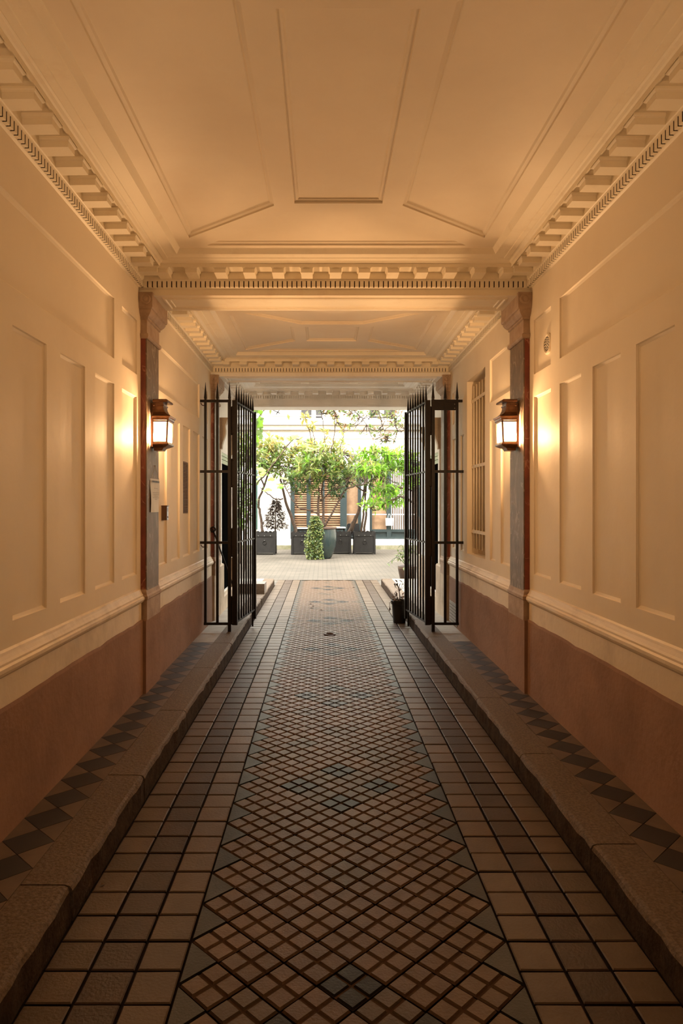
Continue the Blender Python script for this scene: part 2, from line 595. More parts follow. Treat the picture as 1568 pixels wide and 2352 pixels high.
y = 1.83
row = 0
n_ind = 0
while y < Y_END - TL / 2:
    for s in (-1, 1):
        for k in range(3):
            x = s * (PATX + TW * (k + 0.5))
            if n_ind < 300 and y > 1.8:
                place('tile', tan_me if k != 1 else brn_me, floor, (x + random.uniform(-.001, .001), y, random.uniform(-.0015, .0015)),
                      random.uniform(-.006, .006), (random.uniform(-.006, .006), random.uniform(-.006, .006)))
                n_ind += 1
            else:
                rest_tile(x, y, TW - 0.010, TL - 0.009, 0 if k != 1 else 1, random.uniform(-.001, .001))
    y += TL
    row += 1
y = 1.83 - TL
while y > YB + TL:
    for s in (-1, 1):
        for k in range(3):
            rest_tile(s * (PATX + TW * (k + 0.5)), y, TW - 0.010, TL - 0.009, 0 if k != 1 else 1)
    y -= TL

# diamond carpet tiles: each has four raised pads
SD = D / math.sqrt(2)


PAD = []


def pad_tile_mesh(name, mname):
    m = MB()
    c45 = math.cos(math.pi / 4)

    def rot(p):
        return (c45 * (p[0] - p[1]), c45 * (p[0] + p[1]), p[2])
    a = SD / 2 - 0.0035
    zb = -0.0065
    m.rings([[rot(p) for p in ((-a, -a, -.02), (a, -a, -.02), (a, a, -.02), (-a, a, -.02))],
             [rot(p) for p in ((-a, -a, zb), (a, -a, zb), (a, a, zb), (-a, a, zb))]], cap0=False)
    g = 0.0045
    for sx in (-1, 1):
        for sy in (-1, 1):
            x0, x1 = sorted((sx * g, sx * (a - 0.001)))
            y0, y1 = sorted((sy * g, sy * (a - 0.001)))
            e = 0.004
            m.rings([[rot(p) for p in ((x0, y0, zb), (x1, y0, zb), (x1, y1, zb), (x0, y1, zb))],
                     [rot(p) for p in ((x0 + e, y0 + e, 0), (x1 - e, y0 + e, 0), (x1 - e, y1 - e, 0), (x0 + e, y1 - e, 0))]], cap0=False)
    m.m = [2] * 4 + [1] + [0] * (len(m.f) - 5)
    PAD.append(m)
    return m.mesh(name, [mname, 'joint_stain', 'grout'])


buff_me = pad_tile_mesh('diamond_tile', 'buff_tile')
olive_me = pad_tile_mesh('diamond_tile_olive', 'olive_tile')
char_me = pad_tile_mesh('diamond_tile_dark', 'charcoal_tile')
tri_me = {}
for s in (-1, 1):
    m = MB()
    e, g = 0.006, 0.004
    p = [(-s * (0 - g), -D / 2 + e * 1.6), (-s * (0 - g), D / 2 - e * 1.6), (-s * (D / 2 - e * 1.6), 0)]
    p = [(-s * g, -D / 2 + e * 1.8), (-s * g, D / 2 - e * 1.8), (-s * (D / 2 - e), 0)]
    m.rings([[(a, b, -.02) for a, b in p], [(a, b, -.001) for a, b in p]], cap0=False)
    tri_me[s] = m.mesh('edge_triangle', 'green_grey_tile')

YC0 = 3.655


def diamond_kind(i, j2):
    """i: column in half diagonals, j2: row in half diagonals from YC0"""
    jj = j2 % 16
    if jj > 8:
        jj -= 16
    if (i, jj) in ((0, 2), (0, -2), (2, 0), (-2, 0)):
        return 2
    if (i, jj) in ((0, 8), (0, -8)) or (i, jj) in ((1, -1), (-1, -1), (1, 1)):
        return 1
    return 0


rows = []
j2 = int(math.floor((YB - YC0) / (D / 2))) + 1
n_dia = 0
n_tri = 0
order = []
while True:
    yy = YC0 + j2 * D / 2
    if yy > Y_END - D / 2:
        break
    if yy > YB + D / 2:
        if j2 % 2 == 0:
            cols = [-4, -2, 0, 2, 4]
        else:
            cols = [-3, -1, 1, 3]
        order.append((yy, j2, cols))
    j2 += 1
for yy, j2, cols in order:
    vis = yy > 1.85
    for i in cols:
        k = diamond_kind(i, j2)
        x = i * D / 2
        r = random.random()
        if k == 0 and r < 0.035:
            k = 1
        if vis and n_dia < 300:
            place('diamond_tile', (buff_me, olive_me, char_me)[k], floor, (x, yy, random.uniform(-.0012, .0012)), random.choice((0, 1, 2, 3)) * math.pi / 2,
                  (random.uniform(-.004, .004), random.uniform(-.004, .004)))
            n_dia += 1
        else:
            pm = PAD[0]
            n0 = len(rest.v)
            rest.v += [(a + x, b + yy, c) for a, b, c in pm.v]
            rest.f += [tuple(q + n0 for q in f_) for f_ in pm.f]
            rest.m += [{0: 2 + k, 1: 5, 2: 6}[q] for q in pm.m]
    if j2 % 2:
        for s in (-1, 1):
            if vis:
                place('edge_tile', tri_me[s], floor, (s * PATX, yy, 0))
rt = rest.build('small_tiles', ['tan_tile', 'brown_tile', 'buff_tile', 'olive_tile', 'charcoal_tile', 'joint_stain', 'grout'], floor)
rt['kind'] = 'stuff'

# ------------------------------------------------------------------ kerbs and side walks
for s, nm in ((-1, 'left'), (1, 'right')):
    kb = empty('kerb', (s * (KI + KO) / 2, 5.0, 0))
    tag(kb, 'worn granite kerb along the wall with the ' + ('paper notice' if s < 0 else 'barred window'), 'kerb')
    yk = -2.2 + (0.3 if s > 0 else 0.0)
    seg = 0
    rng = random.Random(5 + s)
    lens = [1.45, 1.1, 1.0, 1.13, 1.01, 1.1, 1.2, 1.05, 1.1, 1.15, 1.0, 1.1, 1.2, 1.1, 1.1, 1.1]
    while yk < 12.7:
        L = lens[seg % len(lens)]
        y1 = min(yk + L, 12.8)
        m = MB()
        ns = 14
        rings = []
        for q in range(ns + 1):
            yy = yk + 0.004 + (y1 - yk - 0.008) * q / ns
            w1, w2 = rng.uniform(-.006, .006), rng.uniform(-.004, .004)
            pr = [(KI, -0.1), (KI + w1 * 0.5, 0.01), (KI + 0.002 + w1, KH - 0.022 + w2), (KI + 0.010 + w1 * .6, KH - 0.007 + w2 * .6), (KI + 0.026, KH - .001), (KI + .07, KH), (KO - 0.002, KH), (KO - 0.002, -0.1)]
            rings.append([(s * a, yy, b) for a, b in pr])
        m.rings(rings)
        m.m = [1 if (i < ns * 8 and i % 8 < 2) else 0 for i in range(len(m.f))]  # vertical drive face takes the colour with shade and grime painted in
        m.build('kerb_stone', ['granite', 'kerb_shade_grime'], kb, smooth=False)
        yk = y1
        seg += 1

    # side walk
    wk = MB()
    wk.box(s * (KO - 0.002), s * (PL + 0.02), YB, 7.05, -0.1, KH - 0.006)
    sw = wk.build('side_walk', 'grout')
    tag(sw, 'narrow raised walk of dark diamond tiles under the ' + ('paper notice' if s < 0 else 'barred window'), 'side walk', kind='structure')
    wd_ = PL - KO
    DY = 0.2085
    dm, tm = MB(), {}
    e = 0.0015
    dm.rings([[(-wd_ / 2 + e, 0, -.01), (0, -DY / 2 + e, -.01), (wd_ / 2 - e, 0, -.01), (0, DY / 2 - e, -.01)],
              [(-wd_ / 2 + e, 0, 0), (0, -DY / 2 + e, 0), (wd_ / 2 - e, 0, 0), (0, DY / 2 - e, 0)]], cap0=False)
    dme = dm.mesh('walk_diamond', 'walk_dark_tile')
    for t in (-1, 1):
        m = MB()
        p = [(t * (wd_ / 2 - e), -DY / 2 + e), (t * (wd_ / 2 - e), DY / 2 - e), (t * e, 0)]
        p = [(t * (wd_ / 2), e), (t * (wd_ / 2), DY - e), (t * e * 2, DY / 2)]
        m.rings([[(a, b, -.01) for a, b in p], [(a, b, 0) for a, b in p]], cap0=False)
        tm[t] = m.mesh('walk_triangle', 'walk_tan_tile')
    yy = 1.55 if s < 0 else 1.60
    xc = s * (KO + PL) / 2
    while yy < 6.90:
        place('tile', dme, sw, (xc, yy, KH))
        last = yy
        yy += DY
        for t in (-1, 1):
            if yy < 6.90:
                place('tile', tm[t], sw, (xc, last, KH))
            else:
                hm = MB()
                hp = [(t * wd_ / 2, e), (t * wd_ / 2, DY / 2 - e), (t * e * 2, DY / 2 - e)]
                hm.rings([[(xc + a, last + b, KH - .01) for a, b in hp], [(xc + a, last + b, KH) for a, b in hp]], cap0=False)
                hm.build('tile', 'walk_tan_tile', sw)
    ws = last + DY / 2
    wp = MB()
    wp.box(s * (KO - 0.002), s * (PL + 0.02), 7.051, 10.5, -0.1, KH - 0.012)
    sp = wp.build('walk_paving', 'grout')
    tag(sp, 'pale stone paving behind the iron screen on the ' + ('stay-bar side' if s < 0 else 'lock-plate side'), 'paving', kind='structure')
    yy = ws + .001
    while yy < 10.4:
        m = MB()
        l2 = 0.55
        m.box(s * KO, s * (PL + .01), yy + .003, min(yy + l2, 10.5) - .003, KH - .012, KH)
        m.build('slab', 'pale_slab', sp)
        yy += l2

# ------------------------------------------------------------------ walls with sunken panels
PANEL_W = 0.365
lower_y = [2.95 + 0.535 * k for k in range(-5, 4)]        # 2.95 3.485 4.02 4.555


def wall_panels(side):
    out = []
    for yy in lower_y:
        if yy > 1.5:
            out.append((yy, yy + PANEL_W, 1.0, 2.28))
    out.append((4.555, 4.92, 2.44, 2.83))
    out.append((1.975, 4.385, 2.44, 2.83))
    out.append((1.44, 1.805, 2.44, 2.83))
    out.append((1.44, 1.75, 1.0, 2.28))
    if side < 0:
        for a, b in ((5.50, 5.86), (6.03, 6.39), (6.54, 6.88), (7.05, 7.40), (7.58, 7.93)):
            out.append((a, b, 1.0, 2.265))
        out.append((5.5, 7.40, 2.44, 2.81))
        out.append((7.58, 7.93, 2.44, 2.81))
    else:
        for a, b in ((5.50, 5.84), (6.02, 6.22), (7.36, 7.55), (7.70, 8.02)):
            out.append((a, b, 1.0, 2.265))
        out.append((5.5, 6.22, 2.43, 2.82))
        out.append((7.70, 8.02, 2.44, 2.81))
    return out


WIN = (6.40, 7.21, 0.99, 2.80)
DOOR = (8.93, 9.85, 0.33, 2.2)
for s, nm in ((-1, 'left'), (1, 'right')):
    panels = wall_panels(s)
    holes = [rect(a, b, c, d) for a, b, c, d in panels]
    if s > 0:
        holes.append(rect(*WIN))
    m = MB()
    sheet(m, rect(YB, 8.35, -0.1, 3.36), holes, lambda a, b: (s * W, a, b))
    m.box(s * (W + 0.13), s * (W + 0.5), YB, 8.35, -0.1, 3.5)
    wl = m.build('wall_' + nm, 'wall_paint')
    tag(wl, 'cream panelled wall with the ' + ('paper notice and bell box' if s < 0 else 'barred window'), 'wall', kind='structure')
    for a, b, c, d in panels:
        pm = MB()
        r0 = rect(a, b, c, d)
        r1 = inset(r0, 0.003)
        r2 = inset(r0, 0.016)
        dep = 0.017
        pm.rings([[(s * W, p, q) for p, q in r0], [(s * (W + 0.010), p, q) for p, q in r1], [(s * (W + dep), p, q) for p, q in r2]], cap0=False, cap1=False)
        pm.face([(s * (W + dep), p, q) for p, q in r2])
        pm.build('panel', 'wall_paint', wl)
    # porch wall beyond the second beam
    m = MB()
    sheet(m, rect(8.35, 10.62, -0.1, 3.36), [rect(*DOOR)], lambda a, b: (s * W, a, b))
    m.box(s * (W + 0.32), s * (W + 0.6), 8.35, 10.62, -0.1, 3.5)
    m.box(s * W, s * (W + .6), 10.6, 10.62, -0.1, 3.5)
    pw = m.build('wall_porch_' + nm, 'porch_paint')
    tag(pw, 'pale porch wall with a green framed doorway behind the ' + ('iron gate leaf with the stay bar' if s < 0 else 'black plant pot'), 'wall', kind='structure')

    # plinth
    m = MB()
    rng = random.Random(3)
    ys = [YB + (8.12 - YB) * q / 90 for q in range(91)]
    rings = []
    for yy in ys:
        j = rng.uniform(-.006, .006)
        rings.append([(s * (W + .02), yy, -0.1), (s * PL, yy, -0.1), (s * (PL + .001), yy, 0.645 + j), (s * (PL + .006), yy, 0.662 + j), (s * (W + .02), yy, 0.664 + j)])
    m.rings(rings)
    bb = m.build('baseboard_' + nm, 'plinth_paint')
    tag(bb, 'terracotta painted plinth under the cream wall with the ' + ('paper notice' if s < 0 else 'barred window'), 'plinth', kind='structure')
    # dado band with the chair rail moulding
    prof = [(0.017, .655), (0.017, .785), (0.024, .79), (0.034, .80), (0.040, .812), (0.040, .828), (0.030, .836), (0.030, .846), (0.022, .856), (0.014, .872), (0.010, .884), (0.0, .892), (-.01, .892), (-.01, .655)]
    m = MB()
    for a, b in ((YB, B0 + .0), (B0 + BD, B1 - .02), (B1 + BD + .04, B2 - .02)):
        ys = [a + (b - a) * q / 24 for q in range(25)]
        m.rings([[(s * (W - p + rng.uniform(-.001, .001)), yy, z) for p, z in prof] for yy in ys])
    tr = m.build('trim_1' if s < 0 else 'trim_2', 'dado_paint')
    tag(tr, 'cream dado band with a moulded chair rail on the wall with the ' + ('paper notice' if s < 0 else 'barred window'), 'dado rail', kind='structure')
    # porch plinth in bare stone
    m = MB()
    for a, b, zt in ((B2 + BD + .03, DOOR[0] - .02, .74), (DOOR[1] + .02, 10.6, .74), (DOOR[0] - .02, DOOR[1] + .02, .32)):
        rr = [[(s * (W + .02), a, -.1), (s * (W - .05), a, -.1), (s * (W - .05), a, zt - .02), (s * (W - .035), a, zt), (s * (W + .02), a, zt)]]
        rr.append([(p[0], b, p[2]) for p in rr[0]])
        m.rings(rr)
    ps = m.build('baseboard_porch_' + nm, 'porch_stone')
    tag(ps, 'bare limestone plinth beside the doorway behind the ' + ('gate leaf with the stay bar' if s < 0 else 'black plant pot'), 'plinth', kind='structure')

# street end behind the camera: wall and closed double door
m = MB()
sheet(m, rect(-W - .5, W + .5, -.1, 3.5), [rect(-1.05, 1.05, 0.0, 2.9)], lambda a, b: (a, YB, b))
m.box(-W - .5, W + .5, YB - .3, YB - .2, -.1, 3.5)
wb = m.build('wall_back', 'wall_paint')
tag(wb, 'cream end wall around the street door', 'wall', kind='structure')
dr = empty('door_3', (0, YB - .1, 0))
tag(dr, 'closed dark wooden carriage door at the street end', 'door', kind='structure')
for s in (-1, 1):
    m = MB()
    m.box(s * 0.004, s * 1.05, YB - .12, YB - .06, 0.0, 2.9)
    lf = m.build('door_leaf', 'door_wood', dr)
    for z0, z1 in ((.2, .9), (1.05, 1.9), (2.05, 2.7)):
        m = MB()
        m.box(s * .15, s * .92, YB - .06, YB - .04, z0, z1)
        m.build('panel', 'door_wood', lf)

# ------------------------------------------------------------------ cornices, beams, ceilings
PROF2 = [(0, 3.078), (0.006, 3.081), (0.012, 3.083), (0.014, 3.085), (0.014, 3.128), (0.032, 3.130), (0.036, 3.140), (0.042, 3.142), (0.042, 3.190),
         (0.188, 3.190), (0.190, 3.178), (0.194, 3.176), (0.196, 3.198), (0.204, 3.202), (0.214, 3.212), (0.224, 3.216), (0.228, 3.212), (0.262, 3.212), (0.266, 3.216), (0.335, 3.216), (0.338, 3.211), (0.344, 3.211), (0.366, 3.241), (0.37, Z_CEIL2)]


def cornice(name, y0, y1, prof, mname, label):
    m = MB()
    rs = [[(-W + p, y0 + p, z), (W - p, y0 + p, z), (W - p, y1 - p, z), (-W + p, y1 - p, z)] for p, z in prof]
    m.rings(rs, cap0=False, cap1=False)
    o = m.build(name, mname)
    return tag(o, label, 'cornice', kind='structure')


def modillion_mesh(mname):
    m = MB()
    hw, z0 = 0.041, 3.142
    m.rings([[(-hw, 0.040, z0), (hw, 0.040, z0), (hw, 0.172, z0 + .002), (-hw, 0.172, z0 + .002)],
             [(-hw, 0.040, z0 + .030), (hw, 0.040, z0 + .030), (hw, 0.172, z0 + .030), (-hw, 0.172, z0 + .030)],
             [(-hw - .005, 0.040, z0 + .034), (hw + .005, 0.040, z0 + .034), (hw + .005, 0.178, z0 + .034), (-hw - .005, 0.178, z0 + .034)],
             [(-hw - .009, 0.040, z0 + .040), (hw + .009, 0.040, z0 + .040), (hw + .009, 0.182, z0 + .040), (-hw - .009, 0.182, z0 + .040)],
             [(-hw - .009, 0.040, z0 + .050), (hw + .009, 0.040, z0 + .050), (hw + .009, 0.182, z0 + .050), (-hw - .009, 0.182, z0 + .050)]])
    return m.mesh('modillion', mname)


def dentil_mesh(mname, w):
    m = MB()
    m.box(-w / 2, w / 2, 0.010, 0.033, 3.087, 3.1295)
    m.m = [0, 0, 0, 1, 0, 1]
    return m.mesh('dentil', [mname, 'dentil_dark'])


MOD = modillion_mesh('cornice_paint')
DEN = dentil_mesh('cornice_paint', 0.0275)
MODP = modillion_mesh('porch_paint')


# local frame: +y points into the bay, x along the wall
def side_put(name, me, parent, side, along):
    if side == 'l':
        return place(name, me, parent, (-W, along, 0), -math.pi / 2)
    if side == 'r':
        return place(name, me, parent, (W, along, 0), math.pi / 2)
    if side[0] == 'f':
        return place(name, me, parent, (along, float(side[1:]), 0), math.pi)
    return place(name, me, parent, (along, float(side[1:]), 0), 0)


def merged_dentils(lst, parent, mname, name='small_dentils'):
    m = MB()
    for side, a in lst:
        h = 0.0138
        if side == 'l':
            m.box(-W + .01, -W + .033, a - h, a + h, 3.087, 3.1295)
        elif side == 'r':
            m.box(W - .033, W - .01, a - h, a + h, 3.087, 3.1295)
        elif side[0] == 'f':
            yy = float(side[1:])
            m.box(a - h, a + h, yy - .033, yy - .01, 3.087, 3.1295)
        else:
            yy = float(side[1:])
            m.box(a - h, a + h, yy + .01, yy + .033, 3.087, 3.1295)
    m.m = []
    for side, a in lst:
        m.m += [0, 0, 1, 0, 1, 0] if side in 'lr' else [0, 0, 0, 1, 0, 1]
    o = m.build(name, [mname, 'dentil_dark'], parent)
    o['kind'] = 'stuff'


def arange(a, b, st):
    n = max(1, int(round((b - a) / st)))
    st = (b - a) / n
    return [a + st * (i + .5) for i in range(n)]




def groove_band(parent, y0, y1):
    # dark brown lining in the groove behind the dentils
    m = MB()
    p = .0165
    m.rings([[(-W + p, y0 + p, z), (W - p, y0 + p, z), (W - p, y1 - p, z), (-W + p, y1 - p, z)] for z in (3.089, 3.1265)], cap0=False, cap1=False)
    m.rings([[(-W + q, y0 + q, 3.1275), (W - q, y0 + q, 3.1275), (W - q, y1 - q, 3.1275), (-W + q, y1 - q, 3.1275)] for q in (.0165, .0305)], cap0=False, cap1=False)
    m.build('dark_groove', 'dentil_dark', parent)


# bay 1
y0, y1 = B0 + BD, B1
c1 = cornice('trim_3', y0, y1, PROF2, 'cornice_paint', 'dentil and block cornice around the first ceiling bay')
groove_band(c1, y0, y1)
f = 'f%.3f' % y1
small = []
for side in ('l', 'r'):
    for a in arange(y0 + .03, y1 - .03, .0352):
        if a > 2.55:
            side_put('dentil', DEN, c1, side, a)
        else:
            small.append((side, a))
    for a in arange(y0 + .06, y1 - .06, .189):
        side_put('modillion', MOD, c1, side, a)
for a in arange(-W + .03, W - .03, .0352):
    side_put('dentil', DEN, c1, f, a)
    small.append(('n%.3f' % y0, a))
for a in arange(-W + .10, W - .10, .2):
    side_put('modillion', MOD, c1, f, a)
    side_put('modillion', MOD, c1, 'n%.3f' % y0, a)
merged_dentils(small, c1, 'cornice_paint')
# bay 2
y0, y1 = B1 + BD, B2
c2 = cornice('trim_4', y0, y1, PROF2, 'cornice_paint', 'dentil and block cornice around the middle ceiling bay')
groove_band(c2, y0, y1)
f = 'f%.3f' % y1
small = []
for side in ('l', 'r'):
    small += [(side, a) for a in arange(y0 + .03, y1 - .03, .0352)]
    for a in arange(y0 + .06, y1 - .06, .189):
        side_put('modillion', MOD, c2, side, a)
small += [(f, a) for a in arange(-W + .03, W - .03, .0352)]
small += [('n%.3f' % y0, a) for a in arange(-W + .03, W - .03, .0352)]
for a in arange(-W + .10, W - .10, .2):
    side_put('modillion', MOD, c2, f, a)
    side_put('modillion', MOD, c2, 'n%.3f' % y0, a)
merged_dentils(small, c2, 'cornice_paint')
# bay 3
y0, y1 = B2 + BD, B3
c3 = cornice('trim_5', y0, y1, PROF2, 'porch_paint', 'pale cornice around the porch ceiling by the court')
f = 'f%.3f' % y1
small = []
for side in ('l', 'r'):
    small += [(side, a) for a in arange(y0 + .03, y1 - .03, .0352)]
    for a in arange(y0 + .06, y1 - .06, .189):
        side_put('modillion', MODP, c3, side, a)
small += [(f, a) for a in arange(-W + .03, W - .03, .0352)]
small += [('n%.3f' % y0, a) for a in arange(-W + .03, W - .03, .0352)]
for a in arange(-W + .10, W - .10, .2):
    side_put('modillion', MODP, c3, f, a)
    side_put('modillion', MODP, c3, 'n%.3f' % y0, a)
merged_dentils(small, c3, 'porch_paint')

# beams
for (yb, mname, nm, lab) in ((B0, 'cornice_paint', 'trim_6', 'plain cross beam at the street end of the passage'),
                             (B1, 'cornice_paint', 'trim_7', 'cream cross beam resting on the marble pilasters with lanterns'),
                             (B2, 'porch_paint', 'trim_8', 'cross beam above the iron gate'),
                             (B3, 'porch_paint', 'trim_9', 'outer lintel of the passage facing the court')):
    m = MB()
    dd = BD if yb != B3 else 0.4
    zb = 3.035 if yb != B3 else 3.0
    m.box(-W - .1, W + .1, yb, yb + dd, zb, 3.5)
    if yb == B3:
        m.box(-W, W, yb + .02, yb + dd - .02, zb - .03, zb)
    o = m.build(nm, mname)
    tag(o, lab, 'beam', kind='structure')
    if yb != B3:
        for ins, hgt in ((0.05, .010), (0.085, .006)):
            m = MB()
            r0 = rect(-W + .10 + ins, W - .10 - ins, yb + ins, yb + dd - ins)
            r1 = inset(r0, 0.006)
            r2 = inset(r0, 0.016)
            r3 = inset(r0, 0.022)
            m.rings([[(a, b, zb + .002) for a, b in r0], [(a, b, zb - hgt) for a, b in r1], [(a, b, zb - hgt) for a, b in r2], [(a, b, zb + .002) for a, b in r3]], cap0=False, cap1=False)
            m.build('soffit_moulding', mname, o)

# ceilings
cm = MB()
panels = []


def bay_panels(yc, half_c, y_in, ci_x=0.265, frame_x=1.0, side_in=0.39, yside_c=None, yside_f=None, trap=None):
    ps = [rect(-ci_x, ci_x, yc - half_c, yc + half_c)]
    a, b = yside_c, yside_f
    for s in (-1, 1):
        q = [(s * side_in, yc - a), (s * frame_x, yc - b), (s * frame_x, yc + b), (s * side_in, yc + a)]
        ps.append(q)
    for t in (-1, 1):
        x0, x1, ya, yb = trap
        ps.append([(-x0, yc + t * ya), (x0, yc + t * ya), (x1, yc + t * yb), (-x1, yc + t * yb)])
    return ps


yc1 = (B0 + BD + B1) / 2
p1 = bay_panels(yc1, 3.95 - yc1, 0, ci_x=.255, side_in=.375, yside_c=3.98 - yc1, yside_f=4.46 - yc1, trap=(0.29, 0.87, 4.06 - yc1, 4.59 - yc1), frame_x=.965)
yc2 = 6.98
p2 = bay_panels(yc2, 0.29, 0, ci_x=.265, yside_c=.29, yside_f=.70, trap=(.30, .82, .385, .77), frame_x=0.96, side_in=.385)
p3 = [rect(a, a + .58, 9.05, 9.80) for a in (-.99, -.29, .41)]
for (ya, yb, zz, pp) in ((B0 + BD, B1, Z_CEIL1, p1), (B1 + BD, B2, Z_CEIL2, p2), (B2 + BD, B3, Z_CEIL2, p3)):
    g = 0.37
    sheet(cm, rect(-W + g, W - g, ya + g, yb - g), pp, lambda a, b: (a, b, zz))
cm.box(-W - .5, W + .5, YB - .2, 10.6, 3.40, 3.6)
cm.box(-W, W, YB, B0, 3.30, 3.34)
ceil = cm.build('ceiling', 'ceiling_paint')
tag(ceil, 'cream plaster ceiling with recessed moulded panels', 'ceiling', kind='structure')
for zz, pp, mname in ((Z_CEIL1, p1, 'ceiling_paint'), (Z_CEIL2, p2, 'ceiling_paint'), (Z_CEIL2, p3, 'porch_paint')):
    for q in pp:
        m = MB()
        st = [(0, 0), (0.002, .010), (0.010, .012), (0.020, .014), (0.028, .022), (0.034, .0225)]
        m.rings([[(a, b, zz + h) for a, b in inset(q, d)] for d, h in st], cap0=False, cap1=True)
        m.build('ceiling_panel', mname, ceil)

# building mass above and beside the court end
m = MB()
m.box(-9, 9, 10.25, 10.6, 3.4, 9.0)
m.box(-9, -W - .3, 10.25, 10.6, -.1, 3.4)
m.box(W + .3, 9, 10.25, 10.6, -.1, 3.4)
o = m.build('wall_court_near', 'facade_paint')
tag(o, 'court side facade above the passage mouth', 'wall', kind='structure')


# ------------------------------------------------------------------ pilasters
def rring(s, yc, hw, ps, proj, z):
    x0, x1 = s * (W - .0005), s * (W - proj)
    return [(x0, yc - hw - ps, z), (x1, yc - hw - ps, z), (x1, yc + hw + ps, z), (x0, yc + hw + ps, z)]


def pilaster(s, yb, label, group=None, pale=False):
    yc, hw = yb + BD / 2 + .01, 0.185
    r = empty('pilaster', (s * W, yc, 0))
    tag(r, label, 'pilaster', group)
    m = MB()
    m.rings([rring(s, yc, hw + .03, 0, .048, -.05), rring(s, yc, hw + .03, 0, .048, .655), rring(s, yc, hw + .03, -.004, .044, .66)])
    m.build('plinth', 'plinth_paint' if not pale else 'porch_stone', r)
    m = MB()
    m.rings([rring(s, yc, hw, p, q, z) for p, q, z in ((.02, .052, .655), (.02, .052, .80), (.026, .058, .81), (.026, .058, .83), (.016, .05, .842), (.012, .046, .862), (.004, .042, .878))])
    m.build('base', 'capital_stone', r)
    m = MB()
    m.box(s * (W - .0005), s * (W - .036), yc - hw + .001, yc + hw - .001, .87, 2.74)
    m.build('red_marble_side', 'red_marble', r)['label'] = 'dark red marble return of the shaft'
    m = MB()
    m.box(s * (W - .036), s * (W - .044), yc - hw + .004, yc + hw - .004, .87, 2.74)
    m.build('grey_marble_face', 'grey_marble', r)['label'] = 'veined grey marble face of the shaft'
    m = MB()
    st = ((.006, .05, 2.725), (.014, .058, 2.732), (.018, .062, 2.745), (.014, .058, 2.758), (.002, .047, 2.765), (.002, .047, 2.862), (.012, .056, 2.868), (.012, .056, 2.88),
          (.02, .064, 2.885), (.036, .08, 2.905), (.044, .088, 2.92), (.044, .088, 2.93), (.052, .096, 2.935), (.056, .10, 2.945), (.056, .10, 3.05))
    m.rings([rring(s, yc, hw, p, q, z) for p, q, z in st])
    cp = m.build('capital', 'capital_stone', r)
    # rosette on the block
    m = MB()
    yf = yc - hw - .056
    xm = s * (W - .052)
    n = 14
    for rad, dep in ((.038, .008),):
        pr = [(rad, 0), (rad, -.006), (rad * .8, -.010), (rad * .55, -.006), (rad * .4, -.012), (rad * .1, -.014)]
        m.rings([[(xm + a * math.cos(2 * math.pi * k / n), yf + b, 2.998 + a * math.sin(2 * math.pi * k / n)) for k in range(n)] for a, b in pr])
    m.build('rosette', 'capital_stone', cp)
    return r


pilaster(-1, B1, 'grey and red marble pilaster with a lantern and a paper notice')
pilaster(1, B1, 'grey and red marble pilaster with a lantern beside the barred window')
pilaster(-1, B2, 'marble pilaster behind the iron screen with the stay bar', pale=True)
pilaster(1, B2, 'marble pilaster behind the iron screen with the lock plate', pale=True)
pilaster(-1, B0, 'marble pilaster next towards the street, on the wall with the paper notice')
pilaster(1, B0, 'marble pilaster next towards the street, on the wall with the barred window')


